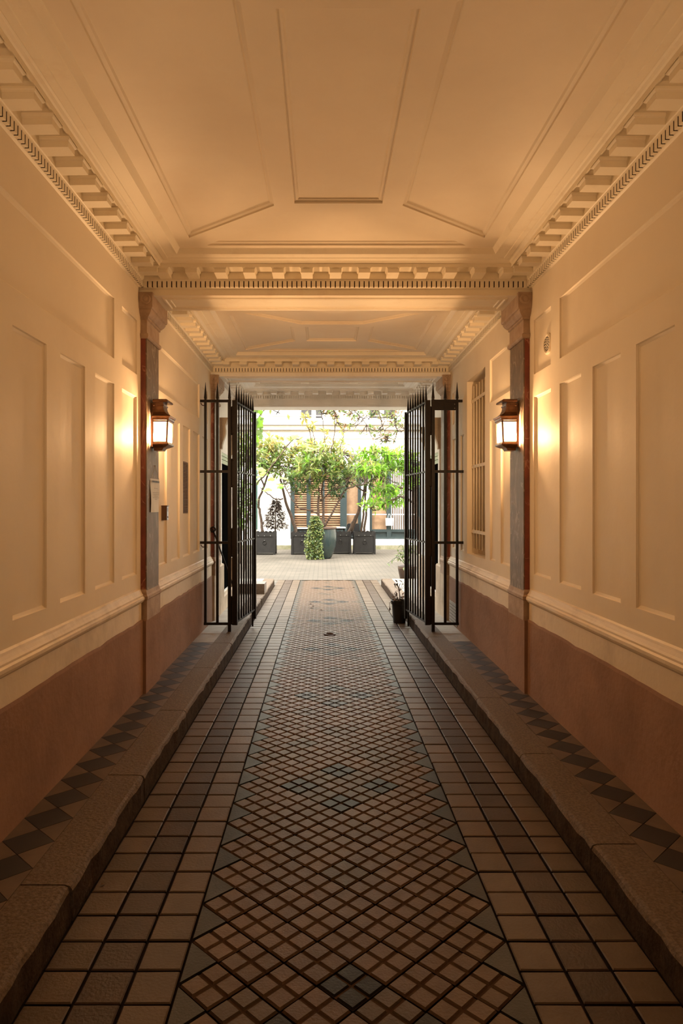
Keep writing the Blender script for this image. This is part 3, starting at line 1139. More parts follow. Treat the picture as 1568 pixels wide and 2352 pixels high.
# ------------------------------------------------------------------ lanterns
def lantern(s, yc, label, power, group=None):
    xw = W - .044
    z0 = 0.0
    r = empty('wall_lantern', (s * xw, yc, 1.91))
    tag(r, label, 'lantern', group)

    def rr(hy, d, z, d0=0.02):
        return [(s * (xw - d0), yc - hy, z), (s * (xw - d), yc - hy, z), (s * (xw - d), yc + hy, z), (s * (xw - d0), yc + hy, z)]
    m = MB()
    m.box(s * (xw + .004), s * (xw - .022), yc - .055, yc + .055, 1.94, 2.27)
    m.build('back_plate', 'lantern_brass', r)
    m = MB()
    m.rings([rr(.050, .082, 1.912), rr(.052, .085, 1.918), rr(.058, .095, 1.932), (rr(.070, .112, 1.938)), rr(.092, .136, 1.950), rr(.096, .140, 1.955), rr(.096, .140, 1.965), rr(.090, .134, 1.968)])
    m.build('base', 'lantern_brass', r)
    # posts and rails of the glazed body
    fr = MB()
    b0, b1 = (.086, .128, 1.966), (.094, .138, 2.135)
    for sy in (-1, 1):
        for d_lo, d_hi in ((b0[1], b1[1]), (.026, .026)):
            fr.bar((s * (xw - d_lo + .005), yc + sy * (b0[0] - .005), 1.966), (s * (xw - d_hi + .005), yc + sy * (b1[0] - .005), 2.15), .011)
    for z, hy, d in ((1.971, .0862, .1283), (2.130, .0937, .1377)):
        for sy in (-1, 1):
            fr.bar((s * (xw - .022), yc + sy * (hy - .005), z), (s * (xw - d), yc + sy * (hy - .005), z), .010, .012)
        fr.bar((s * (xw - d + .005), yc - hy, z), (s * (xw - d + .005), yc + hy, z), .010, .012)
    fr.build('glazing_frame', 'lantern_brass', r)
    for sy in (-1, 1):
        m = MB()
        pts = [(s * (xw - .026), yc + sy * .081, 1.97), (s * (xw - .123), yc + sy * .081, 1.97), (s * (xw - .132), yc + sy * .089, 2.135), (s * (xw - .026), yc + sy * .089, 2.135)]
        m.rings([pts, [(p[0], p[1] - sy * .002, p[2]) for p in pts]])
        m.build('glass_pane', 'lantern_glass', r)
    m = MB()
    pts = [(s * (xw - .1235), yc - .080, 1.97), (s * (xw - .1235), yc + .080, 1.97), (s * (xw - .1325), yc + .088, 2.135), (s * (xw - .1325), yc - .088, 2.135)]
    m.rings([pts, [(p[0] + s * .002, p[1], p[2]) for p in pts]])
    m.build('glass_pane', 'lantern_glass', r)
    m = MB()
    m.rings([rr(.096, .140, 2.138), rr(.098, .143, 2.142), rr(.098, .143, 2.155), rr(.106, .152, 2.160), rr(.108, .155, 2.168), rr(.104, .150, 2.172), rr(.088, .128, 2.182), rr(.074, .108, 2.200), rr(.067, .098, 2.222), rr(.065, .094, 2.245),
             rr(.070, .100, 2.250), rr(.070, .100, 2.258), rr(.064, .093, 2.262), rr(.064, .093, 2.276)])
    rf = m.build('roof', 'lantern_brass', r)
    m = MB()
    m.rings([rr(.088, .128, 2.274), rr(.092, .134, 2.278), rr(.090, .131, 2.290), rr(.082, .12, 2.296)])
    m.build('cap', 'lantern_brass', rf)
    m = MB()
    m.sphere((s * (xw - .075), yc, 2.015), .022, 12, 8, 1.3)
    m.lathe([(.012, 0), (.012, .03)], (s * (xw - .075), yc, 1.965), 10)
    m.build('bulb', 'lamp_bulb', r)
    ld = bpy.data.lights.new('lantern_light', 'POINT')
    ld.energy = power
    ld.color = LANTERN_COL
    ld.shadow_soft_size = 0.036
    lo = bpy.data.objects.new('lantern_light', ld)
    C.objects.link(lo)
    lo.parent = r
    lo.location = (-s * .075, 0, 2.015 - 1.91)
    return r


lantern(-1, B1 + BD / 2 + .01, 'lit brass wall lantern above the paper notice', LANTERN_W)
lantern(1, B1 + BD / 2 + .01, 'lit brass wall lantern on the pilaster beside the barred window', LANTERN_W)
lantern(-1, B0 + BD / 2 + .01, 'lit brass wall lantern next towards the street, on the wall with the paper notice', BACK_LANTERN_W)
lantern(1, B0 + BD / 2 + .01, 'lit brass wall lantern next towards the street, on the wall with the barred window', BACK_LANTERN_W)

# ------------------------------------------------------------------ small wall fittings
# paper notice hanging by a string from the pilaster
xf = -(W - .044) + .004
nt_ = empty('paper_notice', (xf, 5.24, 1.44))
tag(nt_, 'pale paper notice in a plastic sleeve hanging by a string', 'notice')
m = MB()
g = 8
ya, yb_, za, zb_ = 5.115, 5.375, 1.445, 1.70
rings = []
for i in range(g + 1):
    t = i / g
    rings.append([(xf + .002 + .004 * math.sin(t * 5 + k) + .003 * (1 - abs(2 * k / 4 - 1)), ya + (yb_ - ya) * k / 4, za + (zb_ - za) * t) for k in range(5)])
m.rings(rings, closed=False, cap0=False, cap1=False)
sh = m.build('sheet', 'paper', nt_, smooth=True)
m = MB()


def ink(mbx, y0, y1, z, h):
    mbx.face([(xf + .0105, y0, z), (xf + .0105, y1, z), (xf + .0105, y1, z + h), (xf + .0105, y0, z + h)])


rng = random.Random(4)
yy = ya + .02
while yy < yb_ - .03:
    w_ = rng.uniform(.012, .028)
    ink(m, yy, yy + w_, 1.672, .014)
    yy += w_ + rng.uniform(.003, .008)
m.build('header_print', 'ink', sh)['kind'] = 'stuff'
m = MB()
for z, a, b in ((1.625, .07, .19), (1.592, .03, .23), (1.578, .04, .22), (1.566, .05, .2), (1.554, .03, .23), (1.542, .09, .17)):
    yy = ya + a
    while yy < ya + b:
        w_ = rng.uniform(.008, .02)
        ink(m, yy, min(yy + w_, ya + b), z, .004)
        yy += w_ + .004
m.build('text_lines', 'faded_ink', sh)['kind'] = 'stuff'
m = MB()
m.tube([(xf + .004, ya + .01, 1.70), (xf + .004, 5.235, 1.80)], .0013, 5)
m.tube([(xf + .004, yb_ - .01, 1.70), (xf + .004, 5.235, 1.80)], .0013, 5)
m.tube([(xf - .004, 5.235, 1.80), (xf + .01, 5.235, 1.80)], .003, 6)
m.build('string', 'string', nt_)

# bell box on the left wall
bx_ = empty('intercom', (-W, 5.77, 1.37))
tag(bx_, 'small brown intercom box with a steel face plate on the wall', 'intercom')
m = MB()
m.box(-W - .018, -W + .026, 5.735, 5.80, 1.372, 1.492)
m.box(-W - .018, -W + .034, 5.73, 5.805, 1.488, 1.497)
m.build('case', 'intercom_case', bx_)
m = MB()
m.box(-W + .026, -W + .029, 5.741, 5.794, 1.378, 1.486)
fp = m.build('face_plate', 'intercom_metal', bx_)
m = MB()
for k in range(4):
    m.box(-W + .029, -W + .0296, 5.752, 5.783, 1.445 + k * .008, 1.448 + k * .008)
m.build('speaker_slots', 'dark_hole', fp)
m = MB()
m.rings([[(-W + .029 + q, 5.768 + .007 * math.cos(2 * math.pi * k / 12), 1.398 + .007 * math.sin(2 * math.pi * k / 12)) for k in range(12)] for q in (0, .003)])
m.build('button', 'dark_hole', fp)

# brown mesh panel in the third panel of the middle bay
gp = empty('mesh_panel', (-W - .017, 6.68, 1.42))
tag(gp, 'brown mesh ventilation panel set in a sunken wall panel', 'vent')
m = MB()
m.box(-W - .018, -W - .013, 6.548, 6.832, 1.42, 1.925)
m.build('backing', 'grille_brown', gp)
m = MB()
for k in range(36):
    z = 1.428 + k * .0138
    m.box(-W - .0135, -W - .009, 6.552, 6.828, z, z + .007)
ob = m.build('mesh_wires', 'grille_brown', gp)
ob['kind'] = 'stuff'
m = MB()
for k in range(18):
    yy = 6.556 + k * .0155
    m.box(-W - .0132, -W - .0105, yy, yy + .005, 1.424, 1.921)
ob = m.build('mesh_verticals', 'dark_hole', gp)
ob['kind'] = 'stuff'

# round vent on the right wall
rv = empty('round_vent', (W + .017, 4.655, 2.53))
tag(rv, 'small round pierced plaster vent high on the wall', 'vent')
cy, cz, xx = 4.655, 2.60, W + .018
m = MB()
n = 24
pr = [(.072, 0), (.072, .010), (.066, .016), (.058, .016), (.054, .010), (.03, .012), (.004, .013)]
m.rings([[(xx - q, cy + a * math.cos(2 * math.pi * k / n), cz + a * math.sin(2 * math.pi * k / n)) for k in range(n)] for a, q in pr], cap0=False)
m.build('disc', 'wall_paint', rv, smooth=False)
m = MB()
for rad, cnt in ((.044, 14), (.028, 9), (.012, 4)):
    for k in range(cnt):
        a = 2 * math.pi * k / cnt
        c = (xx - .0125, cy + rad * math.cos(a), cz + rad * math.sin(a))
        m.rings([[(c[0] - q, c[1] + .0052 * math.cos(2 * math.pi * j / 6), c[2] + .0052 * math.sin(2 * math.pi * j / 6)) for j in range(6)] for q in (0, .0012)])
m.build('holes', 'dark_hole', rv)

# slotted metal vent at the plinth behind the right screen
sv = empty('plinth_vent', (PL, 7.82, .14))
tag(sv, 'grey slotted metal vent low on the plinth behind the screen', 'vent')
m = MB()
m.box(PL + .004, PL - .006, 7.60, 8.05, .14, .385)
m.build('plate', 'grille_grey', sv)
m = MB()
for i in range(6):
    for k in range(9):
        yy = 7.625 + k * .047
        z = .165 + i * .036
        m.box(PL - .006, PL - .0068, yy, yy + .03, z, z + .007)
ob = m.build('slots', 'dark_hole', sv)
ob['kind'] = 'stuff'

# barred window in the right wall
wn = empty('window_1', (W, (WIN[0] + WIN[1]) / 2, WIN[2]))
tag(wn, 'tall barred window niche in the right wall painted cream', 'window', kind='structure')
m = MB()
r0 = rect(*WIN)
m.rings([[(W, a, b) for a, b in r0], [(W + .125, a, b) for a, b in r0]], cap0=False, cap1=False)
m.build('reveal', 'wall_paint', wn)
m = MB()
m.box(W + .118, W + .13, WIN[0], WIN[1], WIN[2], WIN[3])
m.build('shutter_board', 'shutter_paint', wn)
for k in range(6):
    yy = WIN[0] + (WIN[1] - WIN[0]) * (k + .75) / 6.4
    m = MB()
    m.tube([(W + .06, yy, WIN[2] + .06), (W + .06, yy, WIN[3] - .06)], .013, 8)
    m.build('bar', 'bar_paint', wn, smooth=True)
for z in (1.225, 1.90, 2.585):
    m = MB()
    m.box(W + .046, W + .056, WIN[0], WIN[1], z - .016, z + .016)
    m.build('rail', 'bar_paint', wn)

# ------------------------------------------------------------------ porch doorways with consoles
for s, nm in ((-1, 1), (1, 2)):
    d0, d1, z0, z1 = DOOR
    dr = empty('door_%d' % nm, (s * W, (d0 + d1) / 2, z0))
    tag(dr, 'dark doorway with a green moulded head behind the ' + ('gate leaf with the stay bar' if s < 0 else 'black plant pot'), 'door', kind='structure')
    m = MB()
    r0 = rect(d0, d1, z0, z1)
    m.rings([[(s * W, a, b) for a, b in r0], [(s * (W + .33), a, b) for a, b in r0]], cap0=False, cap1=False)
    m.build('reveal', 'porch_paint', dr)
    m = MB()
    m.box(s * (W + .03), s * (W + .07), d0, d1, z0, z1 - .12)
    m.build('door_leaf', 'unlit_doorway', dr)  # near-black panel standing in for the unlit interior of the open doorway
    m = MB()
    for (a, b, x0, x1) in ((2.16, 2.20, .004, .10), (2.115, 2.155, .010, .10), (2.06, 2.11, .016, .11)):
        m.box(s * (W + x0), s * (W + x1), d0, d1, a, b)
    m.build('door_head', 'green_door_paint', dr)
    m = MB()
    m.box(s * (W + .008), s * (W + .05), d0, d0 + .03, z0, 2.1)
    m.box(s * (W + .008), s * (W + .05), d1 - .03, d1, z0, 2.1)
    m.build('door_frame', 'unlit_doorway', dr)
    for yy in (d0 - .12, d1 + .02):
        cb = empty('console_bracket', (s * W, yy + .05, 2.22))
        tag(cb, 'carved stone console bracket at the ' + ('near' if yy < d0 else 'court') + ' jamb of the doorway behind the ' + ('stay-bar leaf' if s < 0 else 'plant pot'), 'bracket')
        pr = [(-.01, 2.63), (.115, 2.63), (.115, 2.618), (.105, 2.61), (.095, 2.585), (.092, 2.56), (.085, 2.545), (.078, 2.54), (.078, 2.50), (.084, 2.47), (.082, 2.43), (.068, 2.38), (.05, 2.33), (.036, 2.28), (.034, 2.24), (.026, 2.225), (-.01, 2.22)]
        m = MB()
        m.rings([[(s * (W - a), q, b) for a, b in pr] for q in (yy, yy + .10)])
        m.build('console', 'capital_stone' if False else 'porch_stone', cb)
        m = MB()
        m.box(s * (W + .01), s * (W - .02), yy, yy + .10, .74, 2.225)
        m.build('jamb_strip', 'porch_paint', cb)


# ------------------------------------------------------------------ iron gate
YG = 7.45


def spike_bar(mb_, p, z0, z1, w=.016):
    mb_.box(p[0] - w / 2, p[0] + w / 2, p[1] - w / 2, p[1] + w / 2, z0, z1)


def spike(mb_, p, z0, z1, w=.024):
    h = w / 2
    mb_.rings([[(p[0] - .009, p[1] - .009, z0), (p[0] + .009, p[1] - .009, z0), (p[0] + .009, p[1] + .009, z0), (p[0] - .009, p[1] + .009, z0)],
               [(p[0] - h, p[1] - h, z0 + .018), (p[0] + h, p[1] - h, z0 + .018), (p[0] + h, p[1] + h, z0 + .018), (p[0] - h, p[1] + h, z0 + .018)],
               [(p[0] - .001, p[1] - .001, z1), (p[0] + .001, p[1] - .001, z1), (p[0] + .001, p[1] + .001, z1), (p[0] - .001, p[1] + .001, z1)]])


for s in (-1, 1):
    tx = 'stay bar' if s < 0 else 'lock plate'
    sc = empty('iron_screen', (s * 1.24, YG, KH))
    tag(sc, 'fixed black iron screen with spear points beside the wall, with the ' + tx, 'railing')
    xs = [s * 1.11, s * 1.242, s * 1.372]
    for i, x in enumerate(xs):
        m = MB()
        w = .034 if i == 0 else .027
        m.box(x - w / 2, x + w / 2, YG - w / 2, YG + w / 2, KH - .005 if i == 0 else .195, 2.65)
        b = m.build('post' if i == 0 else 'bar', 'iron_paint', sc)
        m = MB()
        spike(m, (x, YG), 2.648, 2.84, .030)
        m.build('spear_point', 'iron_paint', b)
    for z, xe in ((2.635, W + .01), (1.866, W + .01), (1.09, W + .01), (.205, 1.39)):
        m = MB()
        m.box(s * 1.10, s * xe, YG - .011, YG + .011, z - .014, z + .014)
        m.build('rail', 'iron_paint', sc)
    if s < 0:
        for z in (2.62, 1.075):
            m = MB()
            pts = [(s * (W - .005), YG, z - .01)] + [(s * (W - .035 + .022 * math.cos(a)), YG, z - .012 - .022 * math.sin(a)) for a in [k * math.pi / 8 for k in range(0, 9)]]
            m.tube(pts, .006, 6)
            m.build('scroll_hook', 'rusty_iron', sc, smooth=True)
    else:
        m = MB()
        m.box(s * 1.12, s * 1.36, YG - .006, YG + .006, 2.535, 2.622)
        lp = m.build('lock_plate', 'iron_paint', sc)
        for z in (2.555, 2.60):
            m = MB()
            m.sphere((s * 1.345, YG - .007, z), .005, 8, 5)
            m.build('rivet', 'steel', lp)
    # hinges on the post
    for z in (2.42, 1.85, 1.09, .35):
        m = MB()
        xh = s * 1.082
        m.tube([(xh, YG + .005, z - .13), (xh, YG + .005, z + .13)], .013, 10)
        for q in (-.14, .14):
            m.sphere((xh, YG + .005, z + q), .018, 10, 6)
        m.box(s * 1.075, s * 1.115, YG - .004, YG + .012, z - .11, z - .02)
        m.build('hinge', 'iron_paint', sc)

    # open leaf
    H = Vector((s * 1.052, YG + .01, 0))
    Fe = Vector((s * .940, 8.42, 0))
    dv = (Fe - H).normalized()
    Lf = (Fe - H).length
    nv = Vector((dv.y, -dv.x, 0))
    lf = empty('gate_leaf', (H.x, H.y, .2))
    tag(lf, 'open black iron gate leaf with spear points, hinged to the screen with the ' + tx, 'gate')
    for i, t in enumerate((0.0, Lf)):
        p = H + dv * t
        m = MB()
        m.bar((p.x, p.y, .19 if i == 0 else .10), (p.x, p.y, 2.645), .055 if i == 0 else .05, .034, side=tuple(nv if i == 0 else nv))
        m.build('stile', 'iron_paint', lf)
    for z in (2.63, 1.866, 1.09, .212):
        a, b = H + dv * .01, H + dv * (Lf - .01)
        m = MB()
        m.bar((a.x, a.y, z), (b.x, b.y, z), .030, .016)
        m.build('rail', 'iron_paint', lf)
    nb = 8
    for k in range(nb):
        p = H + dv * (Lf * (k + .55) / (nb + .2))
        m = MB()
        m.bar((p.x, p.y, .21), (p.x, p.y, 2.64), .019, .016, side=tuple(nv))
        b = m.build('bar', 'iron_paint', lf)
        m = MB()
        spike(m, (p.x, p.y), 2.638, 2.83, .026)
        m.build('spear_point', 'iron_paint', b)
    p = H + dv * (Lf - .085)
    m = MB()
    m.tube([(p.x, p.y, .02), (p.x, p.y, .5)], .011, 8)
    m.build('drop_bolt', 'iron_paint', lf)
    if s < 0:
        st_ = empty('gate_stay', (-W, 8.05, 1.2))
        tag(st_, 'slanting iron stay bar holding the gate leaf to the pilaster', 'stay bar')
        m = MB()
        m.tube([P(489, 1216, 8.12), P(541, 1362, 7.62)], .009, 8)
        m.build('rod', 'iron_paint', st_, smooth=True)
        m = MB()
        q = P(489, 1216, 8.12)
        m.torus((q.x, q.y, q.z), .028, .008, 'y', 16, 6)
        m.tube([(q.x, q.y, q.z), (-W + .02, q.y + .05, q.z)], .007, 6)
        m.build('ring', 'iron_paint', st_, smooth=True)

m = MB()
gs = P(757, 1458, 7.89)
m.rings([[(gs.x + a * math.cos(2 * math.pi * k / 12), 7.89 + b * math.sin(2 * math.pi * k / 12), z) for k in range(12)] for a, b, z in ((.07, .035, -.005), (.07, .035, .008), (.05, .022, .014), (.03, .012, .026), (.012, .006, .03))])
o = m.build('gate_stop', 'rusty_iron', recentre=True)
tag(o, 'small dark iron gate stop set in the middle of the drive', 'gate stop')

# ------------------------------------------------------------------ court ground, far facade
m = MB()
m.box(-9, 9, Y_END, 23.6, -.15, 0.0)
m.box(-9, -KI + .02, 12.8, Y_END, -.15, -0.004)
m.box(KI - .02, 9, 12.8, Y_END, -.15, -0.004)
o = m.build('court_ground', 'court_setts')
tag(o, 'pale sett paving of the sunlit court', 'paving', kind='structure')
for s in (-1, 1):
    m = MB()
    m.box(s * (KO - .003), s * 9, 10.5, 12.8, -.1, KH - .012)
    tr = m.build('terrace', 'grout')
    tag(tr, 'raised pale stone terrace beside the drive ' + ('under the stone block' if s < 0 else 'behind the black plant pot'), 'terrace', kind='structure')
    sl = MB()
    for i in range(3):
        for k in range(8):
            m = MB()
            x0 = KO + k * .9
            m.box(s * (x0 + .004), s * (x0 + .896), 10.504 + i * .765, 10.50 + (i + 1) * .765 - .004, KH - .03, KH)
            if k < 3:
                m.build('slab', 'pale_slab', tr)
            else:
                sl.box(s * (x0 + .004), s * (x0 + .896), 10.504 + i * .765, 10.50 + (i + 1) * .765 - .004, KH - .03, KH)
    sl.build('slab', 'pale_slab', tr)
m = MB()
m.box(-1.38, -1.0, 10.60, 10.98, KH, KH + .155)
o = m.build('stone_block', 'stone_block', recentre=True)
tag(o, 'squared dark stone step block on the terrace by the kerb', 'stone')

YF = 23.3


def FX(px):
    return (px - VPX) * YF / F_PX + CAMX


def FZ(py):
    return CAMZ + (VPY - py) * YF / F_PX


m = MB()
ups = [rect(FX(688), FX(742), FZ(964), 6.2), rect(FX(845), FX(911), FZ(964), 6.2), rect(FX(560), FX(600), FZ(964), 6.2)]
shop = rect(FX(667), FX(829), 0.35, FZ(1072))
shop2 = rect(FX(848), FX(965), 0.35, FZ(1060))
sheet(m, rect(-9, 9, -.1, 8.5), ups + [shop, shop2], lambda a, b: (a, YF, b))
m.box(-9, 9, YF + .5, YF + .7, -.1, 8.5)
wf = m.build('wall_court_far', 'facade_paint')
tag(wf, 'cream rendered facade across the court', 'wall', kind='structure')
m = MB()
m.box(-9, 9, YF - .10, YF + .01, FZ(988), FZ(975))
m.box(-9, 9, YF - .14, YF + .01, FZ(977), FZ(974))
m.box(-9, 9, YF - .05, YF + .01, FZ(991), FZ(988))
o = m.build('trim_10', 'facade_moulding')
tag(o, 'moulded string course on the cream court facade', 'string course', kind='structure')
m = MB()
m.box(-9, 9, YF - .02, YF + .01, FZ(1008), FZ(1006))
m.box(-9, 9, YF - .02, YF + .01, FZ(956), FZ(954))
o = m.build('trim_11', 'facade_moulding')
tag(o, 'thin plaster lines on the cream court facade', 'moulding', kind='structure')
m = MB()
m.box(-9, 9, YF - .25, YF, 0.0, .14)
o = m.build('trim_12', 'mossy_stone')
tag(o, 'mossy stone kerb along the foot of the court facade', 'kerb', kind='structure')
m = MB()
m.box(-9, 9, YF - .14, YF + .02, .14, .34)
o = m.build('trim_13', 'white_stone')
tag(o, 'white stone sill band at the foot of the court facade', 'sill', kind='structure')
for s in (-1, 1):
    m = MB()
    m.box(s * 8.9, s * 9.2, 10.4, YF + .5, -.1, 8.0)
    o = m.build('wall_court_' + ('left' if s < 0 else 'right'), 'facade_paint')
    tag(o, 'plain side wall of the court ' + ('beyond the stone block' if s < 0 else 'beyond the brown ribbed pot'), 'wall', kind='structure')

# upper windows
for i, (a, b, c, d) in enumerate(((688, 715, 725, 742), (845, 872, 882, 911))):
    wn = empty('window_%d' % (i + 2), (FX((a + d) / 2), YF, FZ(964)))
    tag(wn, 'white casement window above the string course, over the ' + ('wooden blinds' if i == 0 else 'hanging white bag'), 'window', kind='structure')
    z0, z1 = FZ(964), 6.2
    m = MB()
    m.box(FX(a) - .06, FX(d) + .06, YF - .05, YF + .1, z0 - .05, z0)
    m.box(FX(a), FX(a) + .05, YF + .1, YF + .16, z0, z1)
    m.box(FX(d) - .05, FX(d), YF + .1, YF + .16, z0, z1)
    m.box(FX(b) - .0, FX(c), YF + .08, YF + .16, z0, z1)
    m.box(FX(a), FX(d), YF + .1, YF + .16, z0, z0 + .06)
    m.build('window_frame', 'window_white', wn)
    for x0, x1 in ((a, b), (c, d)):
        m = MB()
        m.box(FX(x0), FX(x1), YF + .13, YF + .14, z0, z1)
        m.build('pane', 'window_glass', wn)
    m = MB()
    m.box(FX(a - 3), FX(d + 3), YF - .06, YF + .05, FZ(934), FZ(931))
    m.build('lintel_bar', 'red_lintel', wn)

# ground floor shopfront: frames, blinds
sf = empty('window_4', (FX(748), YF, .35))
tag(sf, 'dark framed shopfront with slatted wooden blinds across the court', 'window', kind='structure')
zt, zs = FZ(1072), FZ(1216)
for a, b in ((667, 676), (704, 713), (741, 745), (781, 796), (822, 829)):
    m = MB()
    m.box(FX(a), FX(b), YF - .03, YF + .12, .34, zt)
    m.build('post', 'teal_frame', sf)
for z0, z1 in ((zt - .14, zt), (zs - .1, zs), (.34, .42)):
    m = MB()
    m.box(FX(667), FX(829), YF - .02, YF + .11, z0, z1)
    m.build('rail', 'teal_frame', sf)
m = MB()
m.box(FX(667), FX(829), YF + .03, YF + .08, .36, zs - .05)
m.build('lower_panel', 'teal_frame', sf)
m = MB()
m.box(FX(667), FX(829), YF + .0, YF + .02, FZ(1182.5), FZ(1180.5))
m.build('push_rail', 'window_white', sf)
for i, (a, b) in enumerate(((676, 704), (713, 741), (745, 781), (796, 822))):
    m = MB()
    m.box(FX(a), FX(b), YF + .20, YF + .22, zs, zt)
    bl = m.build('blind_backing', 'blind_dark' if i < 3 else 'tan_blind', sf)
    if i < 3:
        m = MB()
        z = zs + .01
        while z < zt - .1:
            m.add([(FX(a), YF + .14, z), (FX(b), YF + .14, z), (FX(b), YF + .19, z + .045), (FX(a), YF + .19, z + .045)], [(0, 1, 2, 3)])
            z += .075
        ob = m.build('blind_slats', 'wood_blind', bl)
        ob['kind'] = 'stuff'
s2 = empty('window_5', (FX(890), YF, .35))
tag(s2, 'dark framed glazed doors with tan and white blinds across the court', 'window', kind='structure')
zt = FZ(1060)
for a, b in ((848, 854), (888, 898), (929, 935), (960, 965)):
    m = MB()
    m.box(FX(a), FX(b), YF - .03, YF + .12, .34, zt)
    m.build('post', 'teal_frame', s2)
for z0, z1 in ((zt - .14, zt), (FZ(1222), FZ(1216)), (.34, .42)):
    m = MB()
    m.box(FX(848), FX(965), YF - .02, YF + .11, z0, z1)
    m.build('rail', 'teal_frame', s2)
m = MB()
m.box(FX(848), FX(965), YF + .03, YF + .08, .36, FZ(1220))
m.build('lower_panel', 'teal_frame', s2)
m = MB()
m.box(FX(848), FX(965), YF - .0, YF + .02, FZ(1182.5), FZ(1180.5))
m.build('push_rail', 'window_white', s2)
m = MB()
m.box(FX(854), FX(888), YF + .18, YF + .2, FZ(1216), zt)
m.build('tan_blind', 'tan_blind', s2)
m = MB()
m.box(FX(898), FX(960), YF + .24, YF + .26, FZ(1216), zt)
m.build('blind_backing', 'blind_dark', s2)
k = 0
x = FX(899)
while x < FX(958):
    m = MB()
    m.box(x, x + .036, YF + .16, YF + .18, FZ(1216), zt)
    m.build('vertical_slat', 'white_fabric', s2)
    x += .074
m = MB()
m.box(FX(829), FX(848), YF - .12, YF, .34, FZ(1100))
o = m.build('trim_14', 'white_stone')
tag(o, 'white stone pier between the shopfront and the glazed doors', 'pier', kind='structure')
m = MB()
m.box(FX(583), FX(591), YF - .06, YF - .01, FZ(1216), FZ(1080))
for k in range(14):
    z = FZ(1214) + k * .14
    m.box(FX(584), FX(590), YF - .075, YF - .055, z, z + .10)
o = m.build('shutter', 'green_shutter', recentre=True)
tag(o, 'dark green louvred shutter on the cream facade', 'shutter')
# white bag on the glazed door
bg_ = empty('carrier_bag', (FX(892), YF - .05, FZ(1206)))
tag(bg_, 'white paper carrier bag hanging from the glazed door', 'bag')
m = MB()
x0, x1, z0, z1 = FX(884.5), FX(901.5), FZ(1207), FZ(1190)
m.rings([[(x0 + .01, YF - .12, z0), (x1 - .01, YF - .12, z0), (x1 - .01, YF - .04, z0), (x0 + .01, YF - .04, z0)], [(x0, YF - .10, z1), (x1, YF - .10, z1), (x1, YF - .05, z1), (x0, YF - .05, z1)]])
m.build('bag_body', 'bag_white', bg_)
m = MB()
xm = (x0 + x1) / 2
m.tube([(xm - .05, YF - .1, z1), (xm - .02, YF - .08, z1 + .14), (xm + .02, YF - .08, z1 + .14), (xm + .05, YF - .1, z1)], .007, 6)
m.build('handle', 'bag_white', bg_)


# ------------------------------------------------------------------ plants
def leaf(mb_, p, d, L, w, mi, up=None, fold=0.25):
    d = Vector(d).normalized()
    u = up or Vector((random.uniform(-.4, .4), random.uniform(-.4, .4), 1))
    s_ = d.cross(u)
    if s_.length < 1e-3:
        s_ = d.orthogonal()
    s_.normalize()
    nrm = s_.cross(d)
    mid = p + d * L * .5 - nrm * L * .03
    tip = p + d * L - nrm * L * .14
    a = mid + s_ * w / 2 + nrm * w * fold
    b = mid - s_ * w / 2 + nrm * w * fold
    mb_.add([p, a, tip, b, mid], [(0, 1, 4), (1, 2, 4), (2, 3, 4), (3, 0, 4)], mi)


def lobed_leaf(mb_, c, nrm, size, mi, rot=0.0):
    nrm = Vector(nrm).normalized()
    a = nrm.orthogonal().normalized()
    b = nrm.cross(a)
    pts = []
    for k in range(20):
        t = 2 * math.pi * k / 20
        r = size * (0.33 + 0.17 * abs(math.cos(2.5 * t))) * (0.55 if k == 0 else 1)
        pts.append(Vector(c) + (a * math.cos(t + rot) + b * math.sin(t + rot)) * r - nrm * r * .12)
    n0 = len(pts)
    mb_.add(pts + [Vector(c)], [(i, (i + 1) % n0, n0) for i in range(n0)], mi)


def rv3():
    while True:
        v = Vector((random.uniform(-1, 1), random.uniform(-1, 1), random.uniform(-1, 1)))
        if .05 < v.length < 1:
            return v


def rosettes(fol, tw, anchors, c, rad, n, size, wts, twigmi=0, per=(5, 9), width=.3):
    """leaf whorls on twigs filling an ellipsoid; each twig springs from the nearest anchor"""
    mis, ws = zip(*wts)
    for _ in range(int(n * .62)):
        v = rv3()
        q = Vector((c[0] + v.x * rad[0], c[1] + v.y * rad[1], c[2] + v.z * rad[2]))
        an = min(anchors, key=lambda t: (t - q).length)
        mid = an.lerp(q, .55) + rv3() * .06 + Vector((0, 0, -.03))
        tw.tube([an, mid, q], [.009, .007, .004], 3, cap=False)
        ax = (q - an).normalized() * .5 + Vector((0, 0, .6))
        mi = random.choices(mis, ws)[0]
        for k in range(random.randint(*per)):
            d = rv3().normalized() + ax * .45
            if random.random() < .85:
                m_ = mi
            else:
                m_ = random.choices(mis, ws)[0]
            L = size * random.uniform(.65, 1.15)
            leaf(fol, q + rv3() * .02, d, L, L * width * random.uniform(.8, 1.2), m_)


def branch(mb_, pts, r0, r1, n=7, sub=5, jit=.02):
    """smooth tube through points, returns sampled centre points"""
    pts = [Vector(p) for p in pts]
    out = []
    for i in range(len(pts) - 1):
        p0 = pts[max(i - 1, 0)]
        p1, p2 = pts[i], pts[i + 1]
        p3 = pts[min(i + 2, len(pts) - 1)]
        for k in range(sub):
            t = k / sub
            out.append(.5 * ((2 * p1) + (-p0 + p2) * t + (2 * p0 - 5 * p1 + 4 * p2 - p3) * t * t + (-p0 + 3 * p1 - 3 * p2 + p3) * t ** 3) + rv3() * jit * (1 if k else .3))
    out.append(pts[-1])
    m_ = len(out) - 1
    mb_.tube(out, [1.3 * (r0 + (r1 - r0) * i / m_) for i in range(m_ + 1)], n)
    return out


LEAFSET = ['leaf_olive', 'leaf_green', 'leaf_lime', 'leaf_yellow', 'leaf_dark', 'leaf_russet']


